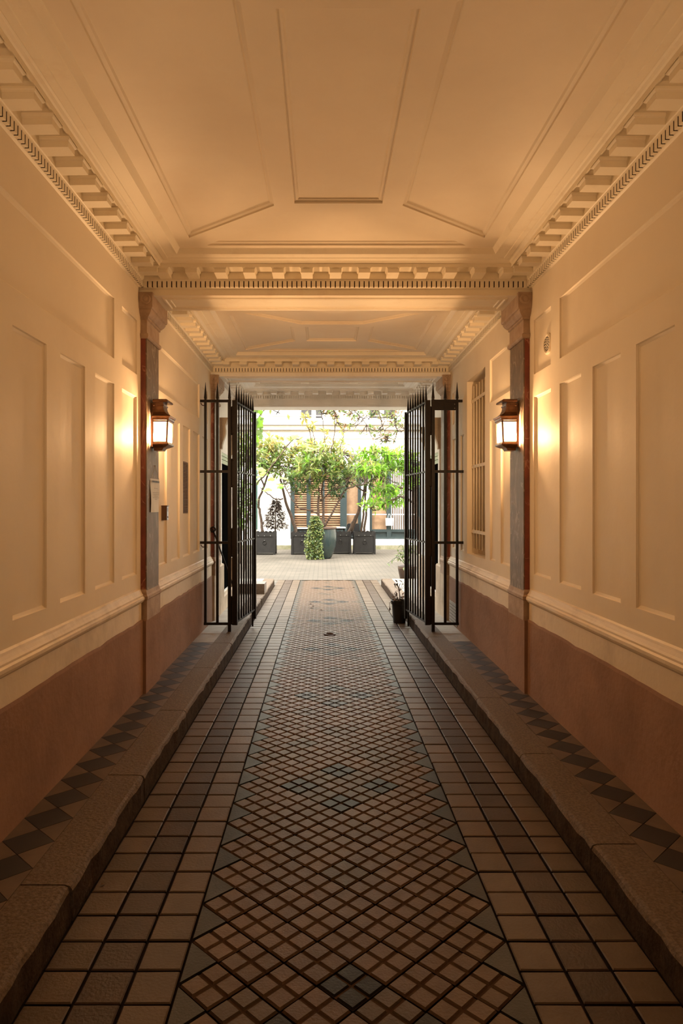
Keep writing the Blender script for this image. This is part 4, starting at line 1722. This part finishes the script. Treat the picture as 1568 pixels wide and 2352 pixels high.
def planter_box(px, Y, w=.66, h=.70, label='', rot=0.0):
    b = P(px, VPY, Y)
    x, zt = b.x, h
    r = empty('planter_box', (x, Y, 0))
    tag(r, label, 'planter', 'grey square planters in the court')
    a = w / 2
    m = MB()
    m.box(x - a + .02, x + a - .02, Y - a + .02, Y + a - .02, .07, h - .09)
    bd = m.build('body', 'planter_grey', r)
    for sx in (-1, 1):
        for sy in (-1, 1):
            m = MB()
            m.box(x + sx * a - sx * .06, x + sx * a, Y + sy * a - (.06 if sy > 0 else 0), Y + sy * a + (.06 if sy < 0 else 0), 0, h - .03)
            m.build('corner_post', 'planter_dark', r)
    # scalloped top rims
    for ax in ('f', 'b', 'l', 'r'):
        n = 5
        top = []
        segs = 40
        for k in range(segs + 1):
            t = k / segs
            ph = (t * n) % 1.0
            top.append((-a + .01 + (w - .02) * t, h - .055 + .05 * math.sqrt(max(0, 1 - (2 * ph - 1) ** 2))))
        poly = [(-a + .01, h - .15)] + top + [(a - .01, h - .15)]
        m = MB()
        off = {'f': (-a + .004, -a + .02), 'b': (a - .02, a - .004), 'l': (-a + .004, -a + .02), 'r': (a - .02, a - .004)}[ax]
        if ax in 'fb':
            m.rings([[(x + u, Y + o_, z) for u, z in poly] for o_ in off])
        else:
            m.rings([[(x + o_, Y + u, z) for u, z in poly] for o_ in off])
        m.build('scalloped_rim', 'planter_grey', r)
    for rx, ry, rz in [(x - a * .55 + k * a * .55, Y - a + .002, h - .125) for k in range(3)] + [(x, Y - a + .018, h - .27)]:
        m = MB()
        m.sphere((rx, ry, rz), .012, 8, 5)
        m.build('rivet', 'steel', bd)
    m = MB()
    m.torus((x, Y - a + .008, h - .335), .055, .009, 'y', 18, 6)
    m.build('ring_handle', 'planter_dark', bd)
    m = MB()
    m.box(x - a + .02, x + a - .02, Y - a + .02, Y + a - .02, .05, .07)
    m.build('base_rail', 'planter_dark', r)
    m = MB()
    m.box(x - a + .03, x + a - .03, Y - a + .03, Y + a - .03, h - .14, h - .08)
    m.build('soil', 'soil', r)
    return r


def finish(r, wood, fol, bark='bark', leafset=LEAFSET):
    wood.build('branches', bark, r, smooth=True)
    o_ = fol.build('foliage', leafset, r)
    o_['kind'] = 'stuff'


GREEN = [(0, 5), (1, 5), (3, 2), (2, 1)]
# planter 1: sparse brown conifer and a leaning magnolia stem
pl1 = planter_box(609, 20.9, label='grey scalloped planter holding a sparse brown conifer')
wood, fol = MB(), MB()
a1 = branch(wood, [P(604, 1222, 20.9), P(598, 1185, 20.9), P(594, 1150, 20.8), P(606, 1118, 20.6), P(618, 1085, 20.4), P(634, 1058, 20.2)], .035, .016)
a1 += branch(wood, [P(606, 1118, 20.6), P(596, 1085, 20.4), P(590, 1050, 20.3)], .02, .008)
a1 += branch(wood, [P(618, 1085, 20.4), P(600, 1065, 20.3), P(588, 1062, 20.1)], .016, .008)
rosettes(fol, wood, a1, P(612, 1055, 20.2), (.62, .6, .48), 130, .22, GREEN)
rosettes(fol, wood, a1, P(615, 1020, 20.2), (.5, .5, .22), 55, .22, [(0, 4), (3, 5), (1, 1)])
finish(pl1, wood, fol)
con, nd = MB(), MB()
cs = branch(con, [P(632, 1224, 20.95), P(632, 1190, 20.95), P(635, 1150, 20.95)], .022, .006)
for i in range(44):
    z = 1216 - i * 1.5
    sp = 36 * (1 - i / 50)
    sx = -1 if i % 2 else 1
    p0 = P(632 + i * .08, z, 20.95)
    p1 = P(632 + sx * sp * random.uniform(.6, 1), z - random.uniform(2, 9), 20.95 + random.uniform(-.35, .35))
    con.tube([p0, p0.lerp(p1, .5) + Vector((0, 0, .03)), p1], [.008, .006, .003], 4)
    for k in range(16):
        t = .1 + .9 * k / 16
        q = p0.lerp(p1, t)
        leaf(nd, q, rv3() + Vector((sx * .6, 0, -.15)), random.uniform(.08, .15), .045, 0)
con.build('conifer_stem', 'bark_dark', pl1, smooth=True)
o = nd.build('conifer_needles', ['leaf_brown'], pl1)
o['kind'] = 'stuff'

# planter 2: leaning trunk
pl2 = planter_box(694, 20.9, label='grey scalloped planter with a tree leaning away from the glazed jar')
wood, fol = MB(), MB()
a2 = branch(wood, [P(680, 1226, 20.9), P(672, 1195, 20.9), P(658, 1160, 20.8), P(648, 1120, 20.6), P(643, 1085, 20.4)], .048, .02)
a2 += branch(wood, [P(650, 1145, 20.7), P(632, 1146, 20.5), P(612, 1132, 20.3), P(598, 1120, 20.1)], .016, .009)
a2 += branch(wood, [P(648, 1120, 20.6), P(655, 1090, 20.3), P(640, 1070, 20.2), P(610, 1066, 20.0)], .016, .008)
a2 += branch(wood, [P(640, 1070, 20.2), P(665, 1073, 20.1), P(700, 1076, 20.0), P(718, 1050, 20.0)], .015, .008)
a2 += branch(wood, [P(662, 1072, 20.1), P(668, 1050, 20.0), P(674, 1030, 19.9)], .012, .007)
rosettes(fol, wood, a2, P(662, 1062, 20.2), (.95, .7, .42), 170, .22, GREEN)
rosettes(fol, wood, a2, P(680, 1030, 20.0), (.8, .5, .26), 80, .22, [(3, 4), (0, 4), (1, 2)])
finish(pl2, wood, fol)

# planter 3 and 4
pl3 = planter_box(781, 21.2, label='grey scalloped planter half hidden by the glazed jar, two trunks leaning towards the white pier')
wood, fol = MB(), MB()
a3 = branch(wood, [P(800, 1224, 21.2), P(812, 1198, 21.1), P(824, 1172, 21.0), P(836, 1130, 20.8), P(838, 1100, 20.5)], .05, .02)
a3 += branch(wood, [P(806, 1224, 21.25), P(818, 1192, 21.2), P(826, 1172, 21.1)], .03, .02)
a3 += branch(wood, [P(836, 1130, 20.8), P(812, 1112, 20.5), P(790, 1100, 20.3)], .02, .008)
a3 += branch(wood, [P(836, 1115, 20.7), P(862, 1096, 20.4), P(885, 1088, 20.2)], .02, .008)
rosettes(fol, wood, a3, P(815, 1100, 20.5), (.65, .6, .30), 110, .18, [(4, 5), (1, 3), (0, 2)])
rosettes(fol, wood, a3, P(850, 1078, 20.4), (.65, .6, .34), 100, .20, [(0, 3), (1, 4), (4, 4), (3, 1)])
finish(pl3, wood, fol)
pl4 = planter_box(836, 21.1, label='grey scalloped planter in front of the white pier, two upright trunks')
wood, fol = MB(), MB()
a4 = branch(wood, [P(829, 1224, 21.1), P(833, 1195, 21.0), P(837, 1160, 20.9), P(842, 1110, 20.7), P(850, 1060, 20.4)], .03, .014)
a4 += branch(wood, [P(835, 1224, 21.15), P(840, 1190, 21.1), P(845, 1150, 21.0), P(870, 1110, 20.7), P(890, 1070, 20.4)], .03, .013)
rosettes(fol, wood, a4, P(885, 1062, 20.4), (.7, .6, .40), 115, .20, [(0, 4), (1, 4), (4, 2), (3, 1)])
rosettes(fol, wood, a4, P(890, 1125, 20.6), (.55, .5, .36), 65, .18, [(1, 4), (4, 4), (0, 2)])
finish(pl4, wood, fol)

# large glazed jar with tree and ivy
pc = P(739.5, VPY, 19.2)
jr = empty('glazed_jar', (pc.x, 19.2, 0))
tag(jr, 'large dark teal glazed jar overgrown with ivy, carrying a small tree', 'plant pot')
m = MB()
prof = [(.24, 0), (.27, .04), (.34, .22), (.395, .42), (.41, .58), (.40, .72), (.385, .80), (.378, .83)]
m.lathe(prof, (pc.x, 19.2, 0), 32, cap1=False)
m.build('jar_body', 'glaze', jr, smooth=True)
m = MB()
m.lathe([(.378, .825), (.405, .835), (.415, .86), (.405, .885), (.36, .885), (.35, .83)], (pc.x, 19.2, 0), 32, cap0=False, cap1=False)
m.build('jar_rim', 'glaze_rim', jr, smooth=True)
m = MB()
m.lathe([(.37, .80), (.37, .845)], (pc.x, 19.2, 0), 24, cap0=False)
m.build('soil', 'soil', jr)
wood, fol = MB(), MB()
a5 = branch(wood, [P(735, 1212, 19.2), P(731, 1170, 19.2), P(732, 1130, 19.2), P(726, 1095, 19.1), P(722, 1065, 19.0)], .032, .012)
a5 += branch(wood, [P(743, 1212, 19.2), P(741, 1165, 19.2), P(739, 1125, 19.2), P(747, 1085, 19.1), P(742, 1045, 19.0)], .030, .012)
a5 += branch(wood, [P(745, 1208, 19.2), P(765, 1175, 19.1), P(790, 1130, 19.0), P(815, 1116, 18.9), P(840, 1112, 18.8)], .026, .010)
a5 += branch(wood, [P(735, 1150, 19.2), P(762, 1128, 19.0), P(790, 1118, 18.9), P(798, 1105, 18.9)], .018, .008)
a5 += branch(wood, [P(730, 1180, 19.2), P(712, 1172, 19.1), P(690, 1168, 19.0), P(672, 1150, 18.9), P(655, 1120, 18.9), P(644, 1085, 18.8)], .018, .008)
a5 += branch(wood, [P(742, 1070, 19.1), P(770, 1060, 19.0), P(790, 1040, 18.9)], .014, .006)
rosettes(fol, wood, a5, P(735, 1072, 19.0), (.75, .7, .36), 150, .23, GREEN)
rosettes(fol, wood, a5, P(750, 1035, 19.0), (.75, .6, .28), 90, .23, [(0, 5), (3, 4), (1, 2)])
rosettes(fol, wood, a5, P(695, 1108, 19.1), (.55, .5, .36), 90, .20, [(4, 4), (1, 4), (0, 1)])
rosettes(fol, wood, a5, P(800, 1070, 19.0), (.75, .6, .36), 130, .22, GREEN)
rosettes(fol, wood, a5, P(772, 1122, 19.2), (.36, .4, .36), 80, .16, [(4, 6), (1, 2)])
# yellowish side shoots rising above the crown
for tip, base in (((702, 962), (718, 1040)), ((790, 988), (775, 1040)), ((716, 985), (722, 1040)), ((745, 1000), (742, 1045)), ((768, 960), (760, 1040))):
    pts = branch(wood, [P(base[0], base[1], 19.0), P((tip[0] + base[0]) / 2 + 3, (tip[1] + base[1]) / 2, 19.0), P(tip[0], tip[1], 18.9)], .012, .006)
    rosettes(fol, wood, pts[-4:], P(tip[0], tip[1], 18.9), (.16, .15, .16), 7, .19, [(3, 5), (0, 4)])
finish(jr, wood, fol)
ivy, stems = MB(), MB()
ivyleaf = 0
for i in range(1500):
    t = random.random()
    py = 1186 + 97 * t
    half = 8 + 11 * math.sin(min(1, t * 1.9) * math.pi / 2)
    px = 722 + (random.random() * 2 - 1) * half + 3 * math.sin(t * 7)
    zc = P(px, py, 18.74)
    rr_ = .40 if py > 1212 else .2
    Yl = 18.80 - .10 * math.sqrt(max(0, 1 - ((px - 722) / (half + 1)) ** 2)) + random.uniform(-.05, .05)
    q = P(px, py, Yl)
    q.z = max(q.z, .015)
    d = Vector((random.uniform(-1, 1), -.6, random.uniform(-1, .3)))
    leaf(ivy, q, d, random.uniform(.05, .085), random.uniform(.045, .07), random.choices((0, 1, 2), (4, 4, 2))[0])
for k in range(9):
    x_ = 722 + random.uniform(-12, 12)
    stems.tube([P(x_, 1200, 18.86), P(x_ + random.uniform(-3, 3), 1235, 18.80), P(x_ + random.uniform(-4, 4), 1280, 18.84)], .006, 4)
stems.build('ivy_stems', 'bark_dark', jr)
o = ivy.build('ivy', ['leaf_olive', 'leaf_bicolour', 'leaf_dark'], jr)
o['kind'] = 'stuff'
# bright shrub behind the right gate leaf, branches reach over the court
sb = empty('bright_shrub', (P(965, VPY, 16.2).x, 16.2, 0))
tag(sb, 'bright lime green shrub reaching over the court from behind the gate leaf', 'shrub')
wood, fol = MB(), MB()
bs = P(965, 1304, 16.2)
bs.z = -.02
a6 = branch(wood, [bs, P(962, 1230, 16.2), P(955, 1150, 16.2), P(950, 1085, 16.1), P(945, 1040, 16.0)], .05, .018)
a6 += branch(wood, [P(957, 1160, 16.2), P(925, 1142, 16.0), P(895, 1150, 15.9), P(862, 1172, 15.8), P(838, 1160, 15.7)], .02, .008)
a6 += branch(wood, [P(954, 1130, 16.2), P(915, 1120, 16.0), P(880, 1126, 15.9), P(845, 1122, 15.8)], .018, .007)
a6 += branch(wood, [P(950, 1085, 16.1), P(915, 1078, 16.0), P(870, 1080, 15.9), P(815, 1072, 15.8)], .018, .007)
a6 += branch(wood, [P(947, 1050, 16.1), P(915, 1045, 16.0), P(870, 1040, 15.9), P(830, 1036, 15.8)], .018, .007)
LIME = [(2, 7), (1, 3), (0, 1)]
rosettes(fol, wood, a6, P(868, 1040, 15.9), (.50, .35, .12), 75, .18, LIME)
rosettes(fol, wood, a6, P(862, 1078, 15.8), (.55, .35, .11), 75, .18, LIME)
rosettes(fol, wood, a6, P(880, 1125, 15.8), (.40, .3, .12), 40, .17, LIME)
rosettes(fol, wood, a6, P(858, 1158, 15.8), (.34, .3, .14), 40, .17, LIME)
rosettes(fol, wood, a6, P(915, 1060, 16.0), (.35, .4, .30), 70, .17, LIME)
rosettes(fol, wood, a6, P(905, 1145, 16.0), (.30, .3, .22), 40, .16, LIME)
rosettes(fol, wood, a6, P(955, 1080, 16.1), (.45, .5, .5), 90, .18, LIME)
finish(sb, wood, fol)

# tall shrub seen through the bars of the left gate leaf
sh = empty('leafy_shrub', (P(545, VPY, 17.5).x, 17.5, 0))
tag(sh, 'green leafy shrub seen through the bars of the gate leaf with the stay bar', 'shrub')
wood, fol = MB(), MB()
bs = P(548, 1290, 17.5)
bs.z = -.02
a7 = branch(wood, [bs, P(552, 1200, 17.5), P(560, 1120, 17.4), P(570, 1060, 17.3)], .05, .015)
a7 += branch(wood, [P(552, 1200, 17.5), P(535, 1130, 17.4), P(528, 1050, 17.3)], .03, .012)
rosettes(fol, wood, a7, P(555, 1040, 17.4), (.55, .5, .6), 150, .2, GREEN)
rosettes(fol, wood, a7, P(548, 1160, 17.4), (.45, .5, .7), 120, .2, [(1, 5), (4, 2), (2, 2)])
finish(sh, wood, fol)

# overhead creeper on a wire, russet and green small leaves
cr_ = empty('hanging_creeper', (P(850, 940, 14.2).x, 14.2, 3.2))
tag(cr_, 'thin hanging creeper with small green and russet leaves above the court', 'creeper')
wood, fol = MB(), MB()
anchors = branch(wood, [P(690, 915, 14.2), P(750, 932, 14.2), P(820, 925, 14.2), P(900, 915, 14.2), P(960, 900, 14.2)], .012, .010)
for base, pts in (((760, 930), ((772, 955), (768, 990))), ((800, 926), ((820, 950), (835, 965), (846, 985))), ((860, 920), ((872, 955), (880, 985), (890, 1010))), ((900, 915), ((905, 960), (915, 990), (930, 985))),
                  ((735, 930), ((738, 955), (744, 985)))):
    anchors += branch(wood, [P(base[0], base[1], 14.2)] + [P(a, b, 14.2 + random.uniform(-.2, .2)) for a, b in pts], .008, .004, 5)
for c, rr_, n in (((770, 945), (.22, .4, .14), 50), ((815, 948), (.22, .4, .14), 45), ((870, 945), (.25, .4, .16), 45), ((910, 965), (.18, .4, .26), 50), ((850, 990), (.22, .3, .14), 28), ((885, 1008), (.26, .3, .12), 36),
                  ((745, 940), (.12, .3, .10), 24), ((800, 975), (.25, .3, .12), 16)):
    rosettes(fol, wood, anchors, P(c[0], c[1], 14.2), rr_, n, .085, [(1, 5), (0, 4), (5, 4), (4, 2)], per=(4, 7), width=.45)
wr = MB()
for px, py in ((690, 915), (820, 925), (900, 915), (960, 900)):
    p0 = P(px, py, 14.2)
    wr.tube([p0, (p0.x, 12.4, p0.z + .5), (p0.x, 10.59, p0.z + 1.2)], .004, 5)
wr.build('support_wires', 'black_metal', cr_)
finish(cr_, wood, fol, 'bark_dark')

# trellis bars with ivy at the left of the passage mouth
YT = 12.2
tl = empty('trellis', (P(640, 940, YT).x, YT, 3.1))
tag(tl, 'dark crossed trellis rods above the court at the passage mouth', 'trellis')
for a, b in (((594, 927), (643, 949.5)), ((614, 929), (592, 962)), ((652, 927), (634, 952)), ((669, 928), (690, 938)), ((688, 928), (679, 939)), ((592, 962), (592.5, 976)), ((594, 927), (540, 900)), ((614, 929), (630, 900)), ((652, 927), (668, 900)), ((669, 928), (640, 913)), ((688, 928), (712, 895))):
    m = MB()
    p0, p1 = P(a[0], a[1], YT), P(b[0], b[1], YT)
    m.bar(p0, p1, .014, .014)
    m.build('rod', 'black_metal', tl)
m = MB()
for xq in (540, 630, 668, 712):
    p0 = P(xq, 900, YT)
    m.tube([p0, (p0.x, p0.y - .8, p0.z + .6), (p0.x, 10.58, p0.z + 1.2)], .004, 5)
m.build('hanging_wires', 'black_metal', tl)
iv = empty('trellis_ivy', (P(592, 970, YT).x, YT, 2.6))
tag(iv, 'green ivy trailing down from the crossed trellis rods', 'ivy')
st_ = MB()
pts = branch(st_, [P(588, 905, YT), P(593, 930, YT), P(597, 950, YT), P(592, 975, YT), P(589, 1000, YT), P(588, 1025, YT)], .006, .003, 5, jit=.01)
st_.build('stem', 'bark_dark', iv)
for k in range(46):
    py = random.choice([random.uniform(928, 945), random.uniform(962, 982), random.uniform(990, 1020), random.uniform(930, 1025)])
    sz = random.uniform(.07, .12) if not 962 < py < 985 else random.uniform(.12, .17)
    q = P(591 + random.uniform(-7, 8), py, YT + random.uniform(-.1, .1))
    m = MB()
    lobed_leaf(m, q, (random.uniform(-.5, .5), -1, random.uniform(-.1, .6)), sz, 0, random.uniform(0, 6))
    m.build('leaf', random.choice(['leaf_lime', 'leaf_green', 'leaf_green']), iv)
for px, py in ((600, 940), (623, 937), (660, 950), (666, 1000), (610, 930)):
    m = MB()
    q = P(px, py, YT)
    leaf(m, q, (random.uniform(-.3, .3), -.2, -1), .13, .055, 0)
    m.build('leaf', 'leaf_olive', iv)

# broad pale leaves of a vine shoot in front of the trees
vn = empty('broad_leaf_vine', (P(600, VPY, 15.0).x, 15.0, 0))
tag(vn, 'vine shoot with broad lobed lime leaves in front of the trees', 'vine')
st_ = MB()
b0 = P(560, 1317, 15.0)
b0.z = -.02
va = branch(st_, [b0, P(566, 1200, 15.0), P(585, 1120, 15.0), P(610, 1090, 15.0), P(640, 1050, 15.0), P(672, 1010, 15.0), P(700, 1015, 15.0), P(740, 1025, 15.0)], .016, .005, 6)
st_.build('stem', 'bark', vn, smooth=True)
for px, py, sz in ((661, 1003, .24), (676, 1002, .26), (690, 1012, .22), (700, 1022, .24), (712, 1028, .26), (724, 1031, .24), (736, 1022, .22), (745, 1018, .2), (706, 1034, .2), (622, 1100, .2), (650, 1098, .22), (641, 1112, .2), (618, 1123, .22), (612, 1126, .2),
                   (644, 1118, .19), (600, 1078, .24), (592, 1095, .24), (588, 1108, .22), (605, 1088, .2), (592, 1062, .2), (690, 1022, .2), (664, 1009, .2)):
    m = MB()
    q = P(px, py, 15.0 + random.uniform(-.15, .15))
    lobed_leaf(m, q, (random.uniform(-.4, .4), random.uniform(-.7, -.2), 1), sz, 0, random.uniform(0, 6))
    nearest = min(va, key=lambda t: (t - q).length)
    m.tube([nearest, nearest.lerp(q, .5) + Vector((0, 0, .03)), q], .003, 4)
    m.build('leaf', 'leaf_lime', vn)

# ------------------------------------------------------------------ pots near the gate
pb = empty('black_pot', (.884, 8.72, 0))
tag(pb, 'black plastic pot with a withering plant beside the gate leaf', 'plant pot')
cx, cy = .884, 8.72
m = MB()
m.lathe([(.076, 0), (.080, .01), (.098, .235), (.108, .24), (.110, .285), (.106, .29), (.098, .285), (.092, .24)], (cx, cy, 0.0), 28, cap1=False)
m.build('pot', 'black_plastic', pb, smooth=False)
m = MB()
m.lathe([(.093, .24), (.05, .256), (.004, .262)], (cx, cy, 0.0), 20, cap0=False)
m.build('soil', 'soil', pb)
m, l1 = MB(), []
stp = branch(m, [(cx, cy, .25), (cx + .005, cy, .34), (cx - .005, cy, .44), (cx + .01, cy, .50)], .006, .003, 5, jit=.004)
tips = [(cx - .06, cy - .01, .47), (cx + .07, cy, .48), (cx - .02, cy + .03, .50), (cx + .05, cy - .02, .44), (cx - .05, cy, .40), (cx + .05, cy + .02, .50), (cx - .04, cy - .03, .50)]
for t_ in tips:
    m.tube([stp[len(stp) // 2], t_], .0025, 4)
m.build('stem', 'bark_dark', pb)
for i, t_ in enumerate(tips * 2):
    m = MB()
    leaf(m, Vector(t_), rv3() + Vector((0, 0, .1)), random.uniform(.05, .08), .028, 0)
    m.build('leaf', 'leaf_green' if i in (1, 5) else 'leaf_brown', pb)
for i in range(46):
    m = MB()
    a = random.uniform(0, 6.28)
    r_ = random.uniform(.01, .085)
    leaf(m, Vector((cx + r_ * math.cos(a), cy + r_ * math.sin(a), .27 + random.uniform(0, .07))), Vector((math.cos(a), math.sin(a), random.uniform(-.5, .8))), random.uniform(.04, .07), .028, 0)
    m.build('withered_leaf', random.choice(['leaf_russet', 'leaf_brown', 'dry_leaf']), pb)
m = MB()
m.tube([(cx - .10, cy - .02, .28), (cx - .128, cy - .02, .25), (cx - .125, cy - .02, .20)], .003, 4)
leaf(m, Vector((cx - .125, cy - .02, .21)), (0, -.1, -1), .07, .025, 0)
m.build('withered_leaf', 'leaf_brown', pb)

qx, qy = P(935, VPY, 13.2).x, 13.2
rb = empty('ribbed_pot', (qx, qy, 0))
tag(rb, 'brown ribbed ceramic pot with a trailing variegated plant', 'plant pot')
z0 = 0.0
m = MB()
m.lathe([(.10, 0), (.115, .01), (.135, .05), (.165, .18), (.18, .26), (.183, .31), (.178, .33), (.16, .33), (.15, .29)], (qx, qy, z0), 28, cap1=False)
m.build('pot', 'brown_ceramic', rb, smooth=True)
for zz, r_ in ((.055, .139), (.075, .143), (.285, .184), (.30, .185)):
    m = MB()
    m.lathe([(r_ - .006, zz - .005), (r_, zz), (r_ - .006, zz + .005)], (qx, qy, z0), 28, cap0=False, cap1=False)
    m.build('band', 'ceramic_band', rb, smooth=True)
m = MB()
m.lathe([(.155, .29), (.004, .31)], (qx, qy, z0), 20, cap0=False)
m.build('soil', 'soil', rb)
m = MB()
ends = []
for a, b, hgt in ((-.40, -.12, .25), (-.30, -.1, .30), (-.12, -.1, .42), (-.18, 0, .55), (.0, -.1, .6), (.1, .05, .5), (-.05, .1, .72), (.2, 0, .4), (-.22, -.14, .40), (-.08, -.15, .2)):
    pts = branch(m, [(qx, qy, .30), (qx + a * .5, qy + b * .5, .30 + hgt * .75), (qx + a, qy + b, .12 + hgt)], .006, .003, 5, jit=.008)
    ends += pts[3:]
m.build('stems', 'leaf_dark', rb)
for i in range(70):
    q = random.choice(ends) + rv3() * .03
    m = MB()
    leaf(m, q, rv3() + Vector((0, -.3, -.3)), random.uniform(.07, .11), random.uniform(.04, .06), 0)
    m.build('leaf', 'leaf_bicolour', rb)

# ------------------------------------------------------------------ terrace furniture behind the planters
def table(x0, x1, Y, z, label):
    r = empty('garden_table', ((x0 + x1) / 2, Y, 0))
    tag(r, label, 'table')
    m = MB()
    m.box(x0, x1, Y - .3, Y + .3, z - .03, z)
    m.build('table_top', 'table_white', r)
    m = MB()
    m.box(x0 + .03, x1 - .03, Y - .27, Y + .27, z - .09, z - .03)
    m.build('apron', 'planter_dark', r)
    for sx in (x0 + .05, x1 - .05):
        for sy in (-.25, .25):
            m = MB()
            m.box(sx - .02, sx + .02, Y + sy - .02, Y + sy + .02, 0, z - .03)
            m.build('leg', 'planter_dark', r)


Yt = 22.3
table(P(748, 1212, Yt).x, P(793, 1212, Yt).x, Yt, .78, 'white topped garden table behind the glazed jar')
table(P(679, 1213, Yt).x, P(714, 1213, Yt).x, Yt, .76, 'white topped garden table behind the planter with the leaning trunk')
Yc_ = 22.0
ch = empty('garden_chair', (P(811, VPY, Yc_).x, Yc_, 0))
tag(ch, 'black garden chair with a rounded back behind the planters', 'chair')
x0, x1 = P(797, VPY, Yc_).x, P(826, VPY, Yc_).x
m = MB()
pl = [(x0, .50), (x1, .50), (x1, .86), (x1 - .04, .90), (x0 + .04, .90), (x0, .86)]
m.rings([[(a, Yc_ + .20 + q, b) for a, b in pl] for q in (0, .03)])
m.build('backrest', 'black_metal', ch)
m = MB()
m.box(x0, x1, Yc_ - .2, Yc_ + .2, .43, .47)
m.build('seat', 'black_metal', ch)
for sx in (x0 + .02, x1 - .02):
    for sy in (-.18, .21):
        m = MB()
        m.box(sx - .014, sx + .014, Yc_ + sy - .014, Yc_ + sy + .014, 0, .45 if sy < 0 else .6)
        m.build('leg', 'black_metal', ch)

# dry leaves on the drive
for k, (px, py) in enumerate(((713, 1384), (709, 1388), (715, 1393), (720, 1397), (768, 1361), (785, 1357), (800, 1353), (808, 1350), (733, 1402), (230, 2036), (150, 2120))):
    Yl = F_PX * CAMZ / (py - VPY)
    q = P(px, py, Yl)
    m = MB()
    q.z = .004
    a = random.uniform(0, 6.28)
    leaf(m, q, (math.cos(a), math.sin(a), .05), .06 if k < 9 else .022, .035 if k < 9 else .015, 0, up=Vector((0, 0, 1)))
    o = m.build('dry_leaf', 'dry_leaf', recentre=True)
    tag(o, 'small dry brown leaf lying on the drive tiles', 'leaf', 'dry leaves on the drive')
